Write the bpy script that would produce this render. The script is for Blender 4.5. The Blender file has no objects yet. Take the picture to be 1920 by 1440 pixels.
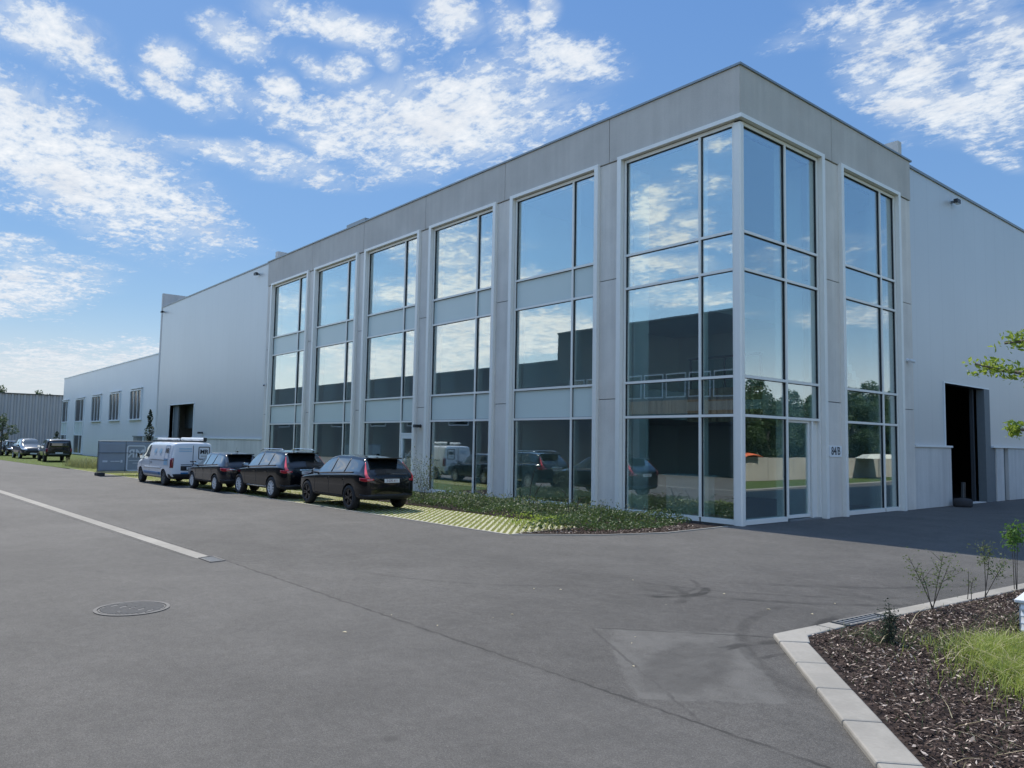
import bpy, bmesh, math, random
import numpy as np
from mathutils import Vector, Matrix
from mathutils.bvhtree import BVHTree

S = 1.28                      # survey unit -> metres
rnd = random.Random(7)
rng = np.random.default_rng(7)
sc = bpy.context.scene
COL = sc.collection
D = bpy.data
R = math.radians

# ------------------------------------------------------------------ materials
def nodes_of(name):
    m = D.materials.new(name); m.use_nodes = True
    nt = m.node_tree; nt.nodes.clear()
    out = nt.nodes.new('ShaderNodeOutputMaterial')
    return m, nt, out

def N(nt, typ, **kw):
    n = nt.nodes.new(typ)
    for k, v in kw.items():
        if k.startswith('i_'): n.inputs[k[2:].replace('_', ' ')].default_value = v
        else: setattr(n, k, v)
    return n

def L(nt, a, b): nt.links.new(a, b)

def mth(nt, op, a, b=None, c=None, clamp=False):
    n = nt.nodes.new('ShaderNodeMath'); n.operation = op; n.use_clamp = clamp
    for i, v in enumerate((a, b, c)):
        if v is None: continue
        if isinstance(v, (int, float)): n.inputs[i].default_value = v
        else: nt.links.new(v, n.inputs[i])
    return n.outputs[0]

def mixc(nt, f, a, b, mode='MIX'):
    n = nt.nodes.new('ShaderNodeMix'); n.data_type = 'RGBA'; n.blend_type = mode
    for idx, v in ((0, f), (6, a), (7, b)):
        if isinstance(v, (int, float)): n.inputs[idx].default_value = v
        elif isinstance(v, (tuple, list)): n.inputs[idx].default_value = tuple(v) + ((1,) if len(v) == 3 else ())
        else: nt.links.new(v, n.inputs[idx])
    return n.outputs[2]

def sstep(nt, v, lo, hi, a=0., b=1.):
    n = nt.nodes.new('ShaderNodeMapRange'); n.interpolation_type = 'SMOOTHSTEP'
    nt.links.new(v, n.inputs[0])
    n.inputs[1].default_value = lo; n.inputs[2].default_value = hi
    n.inputs[3].default_value = a; n.inputs[4].default_value = b
    return n.outputs[0]

def noise(nt, vec, scale, detail=3, rough=.55, dist=0.):
    n = nt.nodes.new('ShaderNodeTexNoise')
    n.inputs['Scale'].default_value = scale; n.inputs['Detail'].default_value = detail
    n.inputs['Roughness'].default_value = rough; n.inputs['Distortion'].default_value = dist
    if vec is not None: nt.links.new(vec, n.inputs['Vector'])
    return n.outputs['Fac']

def wpos(nt): return nt.nodes.new('ShaderNodeNewGeometry').outputs['Position']
def opos(nt): return nt.nodes.new('ShaderNodeTexCoord').outputs['Object']
def vscale(nt, v, s):
    n = nt.nodes.new('ShaderNodeVectorMath'); n.operation = 'MULTIPLY'
    nt.links.new(v, n.inputs[0]); n.inputs[1].default_value = s
    return n.outputs[0]

def bumpn(nt, h, strength, dist=.01):
    b = nt.nodes.new('ShaderNodeBump'); b.inputs['Strength'].default_value = strength
    b.inputs['Distance'].default_value = dist; nt.links.new(h, b.inputs['Height'])
    return b.outputs['Normal']

def pbsdf(nt, out, col, rough=.6, metal=0., spec=.5, coat=0., normal=None):
    p = nt.nodes.new('ShaderNodeBsdfPrincipled')
    if isinstance(col, (tuple, list)): p.inputs['Base Color'].default_value = tuple(col[:3]) + (1,)
    else: nt.links.new(col, p.inputs['Base Color'])
    if isinstance(rough, (int, float)): p.inputs['Roughness'].default_value = rough
    else: nt.links.new(rough, p.inputs['Roughness'])
    p.inputs['Metallic'].default_value = metal
    p.inputs['Specular IOR Level'].default_value = spec
    p.inputs['Coat Weight'].default_value = coat
    p.inputs['Coat Roughness'].default_value = .04
    if normal is not None: nt.links.new(normal, p.inputs['Normal'])
    nt.links.new(p.outputs[0], out.inputs[0])
    return p

def simple(name, col, rough=.6, metal=0., spec=.5, coat=0., var=.12, vs=6., bump=0., bs=80.):
    m, nt, out = nodes_of(name)
    p = opos(nt)
    n = noise(nt, p, vs, 4)
    c2 = tuple(min(1, c * (1 + var)) for c in col); c1 = tuple(c * (1 - var) for c in col)
    c = mixc(nt, n, c1, c2)
    nm = bumpn(nt, noise(nt, p, bs, 3), bump) if bump else None
    pbsdf(nt, out, c, rough, metal, spec, coat, nm)
    return m

M = {}
def concrete(name, col, streak=.5, stain=.25, bs=45):
    m, nt, out = nodes_of(name)
    p = wpos(nt)
    big = noise(nt, p, .55, 4, .6)
    st = noise(nt, vscale(nt, p, (3.2, 3.2, .16)), 1.0, 5, .6)
    fine = noise(nt, p, 26, 4, .6)
    v = mth(nt, 'ADD', mth(nt, 'MULTIPLY', big, stain), mth(nt, 'MULTIPLY', st, streak))
    v = mth(nt, 'ADD', v, mth(nt, 'MULTIPLY', fine, .22))
    mean_ = (streak + stain + .22) * .5; v = sstep(nt, v, mean_ - .17, mean_ + .17)
    c = mixc(nt, v, tuple(x * .82 for x in col), tuple(min(1, x * 1.12) for x in col))
    warm = noise(nt, vscale(nt, p, (1.3, 1.3, .5)), .9, 2)
    c = mixc(nt, sstep(nt, warm, .52, .75, 0, .22), c, (col[0] * 1.02, col[1] * .93, col[2] * .9))
    # air-bubble pits of cast concrete
    pit = N(nt, 'ShaderNodeTexVoronoi'); pit.inputs['Scale'].default_value = 9; L(nt, p, pit.inputs['Vector'])
    c = mixc(nt, sstep(nt, pit.outputs['Distance'], .05, .03, 0, .3), c, tuple(x * .45 for x in col))
    pbsdf(nt, out, c, .82, 0, .3, 0, bumpn(nt, fine, .25, .004))
    return m
M['concrete'] = concrete('precast_concrete', (.67, .62, .555), .3, .4)
M['fascia'] = concrete('fascia_concrete', (.50, .465, .42), .22, .35)
M['concrete2'] = concrete('plinth_concrete', (.58, .555, .52), .4, .3)
M['kerbc'] = concrete('kerb_concrete', (.30, .282, .25), .35, .7)
M['wallc'] = concrete('garden_wall_concrete', (.42, .38, .325), .4, .5)

def asphalt(name, base, marks=False):
    m, nt, out = nodes_of(name)
    p = wpos(nt)
    a = noise(nt, p, 105, 3, .8); b = noise(nt, p, 30, 5, .75)
    c_ = noise(nt, p, 1.1, 5, .65, .4); d = noise(nt, p, .16, 3, .5, .6)
    # wide roller lanes running along the road
    lane = noise(nt, vscale(nt, p, (.05, .8, 1)), 1., 3, .5)
    v = mth(nt, 'ADD', mth(nt, 'MULTIPLY', a, .62), mth(nt, 'MULTIPLY', b, .34))
    v = mth(nt, 'ADD', v, mth(nt, 'MULTIPLY', c_, .30))
    v = mth(nt, 'ADD', v, mth(nt, 'MULTIPLY', d, .34))
    v = mth(nt, 'ADD', v, mth(nt, 'MULTIPLY', lane, .10))
    v = sstep(nt, v, .60, 1.10)
    col = mixc(nt, v, tuple(x * .55 for x in base), tuple(x * 1.45 for x in base))
    gr2 = sstep(nt, noise(nt, p, 190, 3, .8), .36, .64, .58, 1.42); gr3 = sstep(nt, noise(nt, p, 62, 2, .6), .34, .66, .8, 1.2)
    gr4 = sstep(nt, noise(nt, p, 8, 7, .82), .36, .64, .84, 1.16)
    gsc = N(nt, 'ShaderNodeVectorMath', operation='SCALE'); L(nt, col, gsc.inputs[0]); L(nt, mth(nt, 'MULTIPLY', mth(nt, 'MULTIPLY', gr2, gr3), gr4), gsc.inputs['Scale']); col = gsc.outputs[0]
    # pale stone chips
    vo = N(nt, 'ShaderNodeTexVoronoi'); vo.inputs['Scale'].default_value = 75; L(nt, p, vo.inputs['Vector'])
    chip = mth(nt, 'MULTIPLY', sstep(nt, vo.outputs['Distance'], .26, .10), sstep(nt, noise(nt, p, 60, 0), .54, .62))
    col = mixc(nt, mth(nt, 'MULTIPLY', chip, .55), col, (.3, .29, .28))
    if marks:
        xyz = N(nt, 'ShaderNodeSeparateXYZ'); L(nt, p, xyz.inputs[0]); X, Y = xyz.outputs[0], xyz.outputs[1]
        nz = mth(nt, 'MULTIPLY', mth(nt, 'SUBTRACT', noise(nt, p, 5, 4), .5), .12)
        def seam(A, B, w, dark, a0=0.):
            ax, ay = A[0] * S, A[1] * S; bx, by = B[0] * S, B[1] * S
            ln = math.hypot(bx - ax, by - ay); tx, ty = (bx - ax) / ln, (by - ay) / ln
            dx = mth(nt, 'SUBTRACT', X, ax); dy = mth(nt, 'SUBTRACT', Y, ay)
            t = mth(nt, 'ADD', mth(nt, 'MULTIPLY', dx, tx), mth(nt, 'MULTIPLY', dy, ty))
            q = mth(nt, 'ADD', mth(nt, 'SUBTRACT', mth(nt, 'MULTIPLY', dx, -ty), mth(nt, 'MULTIPLY', dy, -tx)), nz)
            f = sstep(nt, mth(nt, 'ABSOLUTE', q), w, w * .25)
            f = mth(nt, 'MULTIPLY', f, sstep(nt, t, -.15, .15)); f = mth(nt, 'MULTIPLY', f, sstep(nt, t, ln + .15, ln - .15))
            f = mth(nt, 'MULTIPLY', f, sstep(nt, noise(nt, p, 2.3, 3), .3, .6, .35, 1))
            return mth(nt, 'MULTIPLY', f, dark)
        def arc(C, r, w, dark, th0, th1):
            dx = mth(nt, 'SUBTRACT', X, C[0] * S); dy = mth(nt, 'SUBTRACT', Y, C[1] * S)
            rr = mth(nt, 'SQRT', mth(nt, 'ADD', mth(nt, 'MULTIPLY', dx, dx), mth(nt, 'MULTIPLY', dy, dy)))
            q = mth(nt, 'ADD', mth(nt, 'SUBTRACT', rr, r * S), mth(nt, 'MULTIPLY', nz, .5))
            f = sstep(nt, mth(nt, 'ABSOLUTE', q), w, w * .5)
            th = mth(nt, 'ARCTAN2', dy, dx)
            f = mth(nt, 'MULTIPLY', f, sstep(nt, th, th0 - .12, th0 + .12)); f = mth(nt, 'MULTIPLY', f, sstep(nt, th, th1 + .12, th1 - .12))
            f = mth(nt, 'MULTIPLY', f, sstep(nt, noise(nt, p, 3.1, 4), .35, .6, .25, 1))
            return mth(nt, 'MULTIPLY', f, dark)
        fs = [seam((-1.2, -10.24), (7.4, -10.14), .03, .5), seam((4.35, -8.9), (5.5, -7.9), .03, .55),
              seam((4.3, -8.95), (6.3, -10.1), .03, .3), seam((-60, -13.0), (-1.7, -10.55), .03, .4),
              seam((-60, -12.75), (-1.2, -10.22), .03, .45),
              arc((7.6, -6.6), 2.15, .13, .55, -3.3, -1.9), arc((7.6, -6.6), 2.75, .10, .28, -3.3, -2.0),
              arc((2.2, -3.2), 4.1, .1, .38, -1.25, -.2), arc((1.5, -2.2), 4.25, .12, .34, -.95, -.3),
              arc((2.2, -3.2), 3.7, .06, .28, -1.3, -.5), arc((0, -6), 3.2, .08, .22, -1.4, -.35),
              arc((3.3, -6.9), .62, .10, .75, -.9, .9), arc((2.9, -6.9), .85, .05, .35, -.7, 1.1), arc((6.6, -8.6), 1.15, .10, .5, 2.0, 3.6), arc((6.6, -8.6), .8, .05, .4, 2.2, 3.7), arc((3.2, -7.6), .9, .09, .42, .2, 1.3)]
        def quadmask(pts, soft):
            f = None; n_ = len(pts)
            for i in range(n_):
                (ax, ay), (bx, by) = pts[i], pts[(i + 1) % n_]; ax *= S; ay *= S; bx *= S; by *= S
                ln = math.hypot(bx - ax, by - ay); nx, ny = -(by - ay) / ln, (bx - ax) / ln
                q = mth(nt, 'ADD', mth(nt, 'MULTIPLY', mth(nt, 'SUBTRACT', X, ax), nx), mth(nt, 'MULTIPLY', mth(nt, 'SUBTRACT', Y, ay), ny))
                q = mth(nt, 'ADD', q, mth(nt, 'MULTIPLY', nz, 1.2)); g_ = sstep(nt, q, -soft, soft); f = g_ if f is None else mth(nt, 'MULTIPLY', f, g_)
            return f
        mott = sstep(nt, noise(nt, p, 2.6, 5, .65), .3, .62, .3, 1)
        lightp = mth(nt, 'MULTIPLY', quadmask([(4.47, -8.83), (4.85, -9.3), (5.85, -10.12), (6.5, -9.4), (5.2, -8.05)], .03), mott)
        col = mixc(nt, mth(nt, 'MULTIPLY', lightp, .5), col, (.15, .145, .135))
        rub = mth(nt, 'MULTIPLY', quadmask([(5.1, -8.75), (5.35, -9.5), (5.75, -9.95), (6.0, -9.75), (5.9, -9.1), (5.42, -8.42)], .10), sstep(nt, noise(nt, vscale(nt, p, (2.5, .8, 1)), 1.6, 5, .7), .25, .6, .35, 1))
        fs.append(mth(nt, 'MULTIPLY', rub, .24))
        for pr_ in ([(4.0, -4.6), (4.3, -5.3), (5.3, -5.9), (5.5, -5.1)], [(2.6, -7.3), (2.9, -7.8), (3.9, -8.1), (3.6, -7.5)]):
            fs.append(mth(nt, 'MULTIPLY', mth(nt, 'MULTIPLY', quadmask(pr_, .45), sstep(nt, noise(nt, vscale(nt, p, (.8, 2.4, 1)), 1.7, 5, .7), .4, .65)), .3))
        near = sstep(nt, mth(nt, 'ADD', Y, mth(nt, 'MULTIPLY', nz, 1.)), -10.2 * S, -10.26 * S, 0, .16)
        col = mixc(nt, near, col, (.13, .125, .118))
        tot = fs[0]
        for f in fs[1:]: tot = mth(nt, 'MAXIMUM', tot, f)
        tot = mth(nt, 'MULTIPLY', tot, 1.65, None, True)
        col = mixc(nt, tot, col, tuple(x * .3 for x in base))
        # small oil drips
        od = N(nt, 'ShaderNodeTexVoronoi'); od.inputs['Scale'].default_value = 1.1; L(nt, p, od.inputs['Vector'])
        drip = mth(nt, 'MULTIPLY', sstep(nt, mth(nt, 'ADD', od.outputs['Distance'], mth(nt, 'MULTIPLY', nz, .4)), .085, .03), sstep(nt, noise(nt, p, .45, 2), .5, .62))
        col = mixc(nt, mth(nt, 'MULTIPLY', drip, .45), col, tuple(x * .35 for x in base))
        # dried pale splash spots
        sp = noise(nt, p, 1.7, 5, .7, .8)
        col = mixc(nt, sstep(nt, sp, .66, .78, 0, .35), col, tuple(x * 2. for x in base))
    pbsdf(nt, out, col, .78, 0, .35, 0, bumpn(nt, a, .8, .008))
    return m
M['asphalt'] = asphalt('asphalt', (.083, .0785, .0725), True)
M['asphalt_patch'] = asphalt('worn_asphalt', (.125, .122, .115))
M['asphalt_dark'] = asphalt('rubbed_asphalt', (.07, .069, .069))

def glass(name, tint, f0, rough=0.0):
    m, nt, out = nodes_of(name)
    lw = N(nt, 'ShaderNodeLayerWeight'); lw.inputs[0].default_value = .5
    f = mth(nt, 'POWER', lw.outputs['Facing'], 4.2)
    f = mth(nt, 'ADD', mth(nt, 'MULTIPLY', f, 1 - f0), f0)
    g = N(nt, 'ShaderNodeBsdfGlossy'); g.inputs['Roughness'].default_value = rough
    g.inputs['Color'].default_value = (.93, .97, 1, 1)
    wob = bumpn(nt, noise(nt, wpos(nt), .8, 1), .03, .02); L(nt, wob, g.inputs['Normal'])
    t = N(nt, 'ShaderNodeBsdfTransparent'); t.inputs[0].default_value = tuple(tint) + (1,)
    mx = N(nt, 'ShaderNodeMixShader'); L(nt, f, mx.inputs[0]); L(nt, t.outputs[0], mx.inputs[1]); L(nt, g.outputs[0], mx.inputs[2])
    L(nt, mx.outputs[0], out.inputs[0])
    return m
M['glass'] = glass('solar_glass', (.84, .94, .92), .30)
M['balglass'] = glass('balustrade_glass', (.8, .9, .87), .06)

def spandrel():
    m, nt, out = nodes_of('frosted_spandrel_glass')
    n = noise(nt, wpos(nt), .4, 2)
    c = mixc(nt, n, (.52, .585, .545), (.58, .64, .60))
    pbsdf(nt, out, c, .35, 0, .4, .1)
    return m
M['spandrel'] = spandrel()
M['frame'] = simple('pale_anodised_frame', (.76, .735, .68), .4, .05, var=.04)
M['gasket'] = simple('black_gasket', (.012, .014, .017), .6)
M['coping'] = simple('grey_coping_metal', (.24, .26, .27), .45, .5, var=.06)
M['capwhite'] = simple('white_cap_metal', (.68, .71, .72), .4, .1, var=.05)

def cladding(name, col, period, axis, depth, rough=.42, metal=.2):
    m, nt, out = nodes_of(name)
    p = wpos(nt)
    xyz = N(nt, 'ShaderNodeSeparateXYZ'); L(nt, p, xyz.inputs[0])
    t = mth(nt, 'ADD', xyz.outputs[0], xyz.outputs[1]) if axis == 'xy' else xyz.outputs[axis]
    w = mth(nt, 'FRACT', mth(nt, 'DIVIDE', t, period))
    h = sstep(nt, mth(nt, 'ABSOLUTE', mth(nt, 'SUBTRACT', w, .5)), .2, .34)
    # one-metre panel joints
    w2 = mth(nt, 'FRACT', mth(nt, 'DIVIDE', t, 1.2))
    j = sstep(nt, mth(nt, 'ABSOLUTE', mth(nt, 'SUBTRACT', w2, .5)), .012, .006)
    n = noise(nt, p, .25, 3); n2 = noise(nt, vscale(nt, p, (1, 1, .1)), 1.4, 4)
    c = mixc(nt, n, tuple(x * .93 for x in col), tuple(x * 1.05 for x in col))
    c = mixc(nt, mth(nt, 'MULTIPLY', n2, .16), c, tuple(x * .8 for x in col))
    c = mixc(nt, mth(nt, 'MULTIPLY', j, .22), c, tuple(x * .45 for x in col))
    pbsdf(nt, out, c, rough, metal, .5, 0, bumpn(nt, h, .4, depth))
    return m
M['clad'] = cladding('silver_cladding', (.55, .56, .555), .10, 'xy', .002, .38, .15)
M['cladlow'] = cladding('pale_cladding', (.66, .675, .675), .10, 'xy', .002, .45, .15)
M['cladopp'] = cladding('grey_cladding', (.13, .135, .14), .10, 'xy', .002)
M['corr'] = simple('corrugated_steel', (.36, .35, .355), .5, .2, var=.1, vs=.4)
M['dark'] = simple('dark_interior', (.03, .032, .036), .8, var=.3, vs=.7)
M['darkdoor'] = simple('anthracite_steel', (.05, .056, .064), .5, .2)
M['reveal'] = simple('grey_door_reveal', (.13, .15, .16), .6)
M['intwall'] = simple('interior_plaster', (.80, .82, .81), .8, var=.04)
M['intfloor'] = simple('interior_floor', (.13, .125, .12), .5, var=.2, vs=2)
M['ceil'] = simple('interior_ceiling', (.6, .61, .61), .8, var=.05)
def slats():
    m, nt, out = nodes_of('timber_slats')
    p = wpos(nt); xyz = N(nt, 'ShaderNodeSeparateXYZ'); L(nt, p, xyz.inputs[0])
    k = mth(nt, 'FLOOR', mth(nt, 'DIVIDE', mth(nt, 'ADD', xyz.outputs[0], xyz.outputs[1]), .09))
    wn = N(nt, 'ShaderNodeTexWhiteNoise'); wn.noise_dimensions = '1D'; L(nt, k, wn.inputs['W'])
    c = mixc(nt, wn.outputs['Value'], (.26, .15, .085), (.52, .36, .23))
    pbsdf(nt, out, c, .55)
    return m
M['slats'] = slats()
M['desk'] = simple('desk_laminate', (.45, .47, .46), .4)

M['paint_black'] = simple('black_car_paint', (.003, .0035, .005), .14, 0, .2, .75, var=.02)
M['paint_navy'] = simple('dark_blue_car_paint', (.008, .010, .015), .22, .1, .2, .9, var=.02)
M['paint_grey'] = simple('graphite_car_paint', (.03, .034, .038), .25, .3, .5, 1., var=.02)
M['paint_white'] = simple('white_van_paint', (.74, .76, .78), .25, 0, .5, .6, var=.03)
M['paint_silver'] = simple('silver_car_paint', (.45, .46, .47), .28, .5, .5, 1., var=.02)
M['trim'] = simple('black_plastic_trim', (.014, .014, .016), .55, var=.1)
M['cglass'] = simple('tinted_car_glass', (.008, .011, .012), .02, 0, 1.0, 1., var=.0)
M['cglass_clear'] = simple('car_windscreen_glass', (.03, .04, .04), .02, 0, 1.0, 1., var=.0)
M['hallglass'] = simple('dark_hall_glass', (.012, .018, .022), .22, 0, .25, 0, var=.1)
M['tyre'] = simple('tyre_rubber', (.014, .014, .015), .75, var=.2, vs=20)
M['alloy'] = simple('silver_alloy', (.72, .73, .74), .35, .25, var=.03)
M['alloy_black'] = simple('black_alloy', (.012, .013, .016), .25, .4, coat=.6)
M['chrome'] = simple('chrome_strip', (.75, .76, .78), .12, 1., var=.02)
M['red'] = simple('red_lamp_lens', (.34, .010, .018), .12, 0, .6, .8, var=.15, vs=30)
M['redlit'] = simple('bright_red_lens', (.85, .06, .07), .15, 0, .6, .8, var=.15, vs=40)
M['darkred'] = simple('dark_red_lens', (.17, .004, .014), .15, 0, .6, .8)
M['lens'] = simple('clear_lamp_lens', (.6, .63, .65), .08, .3, .6, .8)
M['plate'] = simple('number_plate_white', (.62, .63, .62), .4)
M['platetxt'] = simple('plate_red_print', (.16, .02, .03), .5)
M['black'] = simple('black_print', (.006, .006, .008), .5)
M['bluestripe'] = simple('blue_vinyl', (.035, .16, .36), .35)
M['paleblue'] = simple('pale_blue_vinyl', (.32, .52, .66), .35)
M['signwhite'] = simple('white_sign_plate', (.72, .74, .75), .4)
M['banner'] = simple('grey_mesh_banner', (.25, .29, .34), .8, var=.1, vs=2)
M['bannerw'] = simple('white_banner_print', (.55, .60, .66), .8, var=.05)
M['galv'] = simple('galvanised_steel', (.13, .15, .17), .4, .6, var=.15)
M['foot'] = simple('recycled_rubber_foot', (.035, .033, .035), .9, var=.3, vs=15)
M['iron'] = simple('cast_iron', (.155, .148, .138), .85, 0., var=.3, vs=30, bump=.3)
M['grating'] = simple('worn_grating', (.30, .30, .295), .5, .3, var=.2, vs=20)
M['lampdark'] = simple('dark_lamp_housing', (.02, .022, .025), .45)
M['camwhite'] = simple('white_camera_housing', (.62, .64, .66), .4)
M['whitebox'] = simple('white_louvre_paint', (.62, .63, .64), .5)
M['bark'] = simple('bark', (.14, .12, .095), .9, var=.35, vs=12, bump=.6, bs=30)
M['twig'] = simple('dark_twig', (.055, .045, .035), .9, var=.3)
M['tarp'] = simple('orange_tarpaulin', (.72, .14, .04), .6)
M['tent'] = simple('cream_parasol_fabric', (.62, .59, .48), .8)

def leafmat(name, a, b, trans=.35):
    m, nt, out = nodes_of(name)
    n = noise(nt, opos(nt), 1.6, 3, .6)
    n2 = noise(nt, opos(nt), 23, 1)
    v = sstep(nt, mth(nt, 'ADD', mth(nt, 'MULTIPLY', n, .5), mth(nt, 'MULTIPLY', n2, .5)), .3, .7)
    c = mixc(nt, v, a, b)
    d = N(nt, 'ShaderNodeBsdfPrincipled'); L(nt, c, d.inputs['Base Color']); d.inputs['Roughness'].default_value = .5
    d.inputs['Specular IOR Level'].default_value = .35
    t = N(nt, 'ShaderNodeBsdfTranslucent'); L(nt, mixc(nt, .5, c, tuple(min(1, x * 1.6) for x in b)), t.inputs[0])
    mx = N(nt, 'ShaderNodeMixShader'); mx.inputs[0].default_value = trans
    L(nt, d.outputs[0], mx.inputs[1]); L(nt, t.outputs[0], mx.inputs[2]); L(nt, mx.outputs[0], out.inputs[0])
    return m
M['leaf_tree'] = leafmat('tree_leaves', (.03, .055, .018), (.075, .12, .035))
M['leaf_far'] = leafmat('far_tree_leaves', (.045, .07, .035), (.09, .13, .06))
M['leaf_pin'] = leafmat('yellow_green_leaves', (.12, .19, .03), (.30, .38, .06), .45)
M['leaf_bed'] = leafmat('cotoneaster_leaves', (.025, .05, .018), (.10, .15, .045), .25)
M['leaf_shrub'] = leafmat('glossy_shrub_leaves', (.05, .075, .035), (.17, .20, .11))
M['leaf_sap'] = leafmat('sapling_leaves', (.06, .085, .035), (.16, .20, .08))
M['leaf_sap2'] = leafmat('green_sapling_leaves', (.05, .11, .02), (.14, .27, .05))
M['leaf_dark'] = leafmat('dark_conifer_leaves', (.02, .035, .022), (.045, .065, .04))
M['blade'] = leafmat('grass_blades', (.11, .16, .025), (.34, .40, .09), .4)
M['straw'] = leafmat('dry_straw', (.42, .36, .20), (.62, .55, .36), .2)
M['ornam'] = leafmat('ornamental_grass', (.13, .15, .055), (.28, .29, .13), .3)

def soil(name, a, b, scale):
    m, nt, out = nodes_of(name)
    p = wpos(nt)
    vo = N(nt, 'ShaderNodeTexVoronoi'); vo.inputs['Scale'].default_value = scale; L(nt, vscale(nt, p, (1, .45, 1)), vo.inputs['Vector'])
    v = mth(nt, 'MULTIPLY', noise(nt, p, scale * .6, 4, .7), noise(nt, vo.outputs['Color'], 3, 0))
    c = mixc(nt, sstep(nt, v, .12, .45), a, b)
    pbsdf(nt, out, c, .9, 0, .2, 0, bumpn(nt, vo.outputs['Distance'], .8, .02))
    return m
M['mulch'] = soil('bark_mulch', (.012, .008, .007), (.06, .042, .035), 28)
M['lawn'] = soil('lawn', (.045, .07, .015), (.13, .17, .04), 16)
def chipmat():
    m, nt, out = nodes_of('bark_chips')
    g = N(nt, 'ShaderNodeNewGeometry')
    cr = N(nt, 'ShaderNodeValToRGB'); L(nt, g.outputs['Random Per Island'], cr.inputs[0])
    e = cr.color_ramp.elements; e[0].color = (.022, .013, .012, 1); e[1].color = (.60, .50, .42, 1)
    e.new(.55).color = (.050, .032, .024, 1); e.new(.82).color = (.13, .09, .075, 1)
    pbsdf(nt, out, cr.outputs[0], .85, 0, .25)
    return m
M['chips'] = chipmat()

def pavers():
    m, nt, out = nodes_of('grass_pavers')
    p = wpos(nt); xyz = N(nt, 'ShaderNodeSeparateXYZ'); L(nt, p, xyz.inputs[0])
    per = .122 * S
    nz = mth(nt, 'MULTIPLY', mth(nt, 'SUBTRACT', noise(nt, p, 9, 3), .5), .05)
    a = mth(nt, 'MULTIPLY', mth(nt, 'ADD', xyz.outputs[0], xyz.outputs[1]), .70711)
    b = mth(nt, 'MULTIPLY', mth(nt, 'SUBTRACT', xyz.outputs[0], xyz.outputs[1]), .70711)
    w = mth(nt, 'ABSOLUTE', mth(nt, 'SUBTRACT', mth(nt, 'FRACT', mth(nt, 'DIVIDE', mth(nt, 'ADD', a, nz), per)), .5))
    stone = sstep(nt, w, .25, .20)
    # cross joints between the blocks, staggered per row
    row = mth(nt, 'FLOOR', mth(nt, 'DIVIDE', a, per))
    bb = mth(nt, 'FRACT', mth(nt, 'ADD', mth(nt, 'DIVIDE', b, .6), mth(nt, 'MULTIPLY', row, .5)))
    j = sstep(nt, mth(nt, 'ABSOLUTE', mth(nt, 'SUBTRACT', bb, .5)), .47, .49)
    stone = mth(nt, 'MULTIPLY', stone, mth(nt, 'SUBTRACT', 1, mth(nt, 'MULTIPLY', j, .25)))
    over = sstep(nt, mth(nt, 'ADD', noise(nt, p, 1.6, 4), mth(nt, 'MULTIPLY', xyz.outputs[0], -.010)), .62, .82)
    stone = mth(nt, 'MULTIPLY', stone, mth(nt, 'SUBTRACT', 1, mth(nt, 'MULTIPLY', over, .8)))
    g = mixc(nt, noise(nt, p, 30, 4, .7), (.06, .068, .013), (.21, .21, .045))
    s = mixc(nt, noise(nt, p, 12, 4), (.33, .32, .225), (.50, .48, .34))
    c = mixc(nt, stone, g, s)
    pbsdf(nt, out, c, .85, 0, .25, 0, bumpn(nt, stone, .6, .02))
    return m
M['pavers'] = pavers()

# ------------------------------------------------------------------ mesh helpers
def props(o, label=None, cat=None, group=None, kind=None):
    if label: o['label'] = label
    if cat: o['category'] = cat
    if group: o['group'] = group
    if kind: o['kind'] = kind
    return o

def empty(name, loc, label, cat, group=None, rz=0.):
    o = D.objects.new(name, None); COL.objects.link(o)
    o.empty_display_size = .3; o.location = loc; o.rotation_euler = (0, 0, rz)
    return props(o, label, cat, group)

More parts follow.
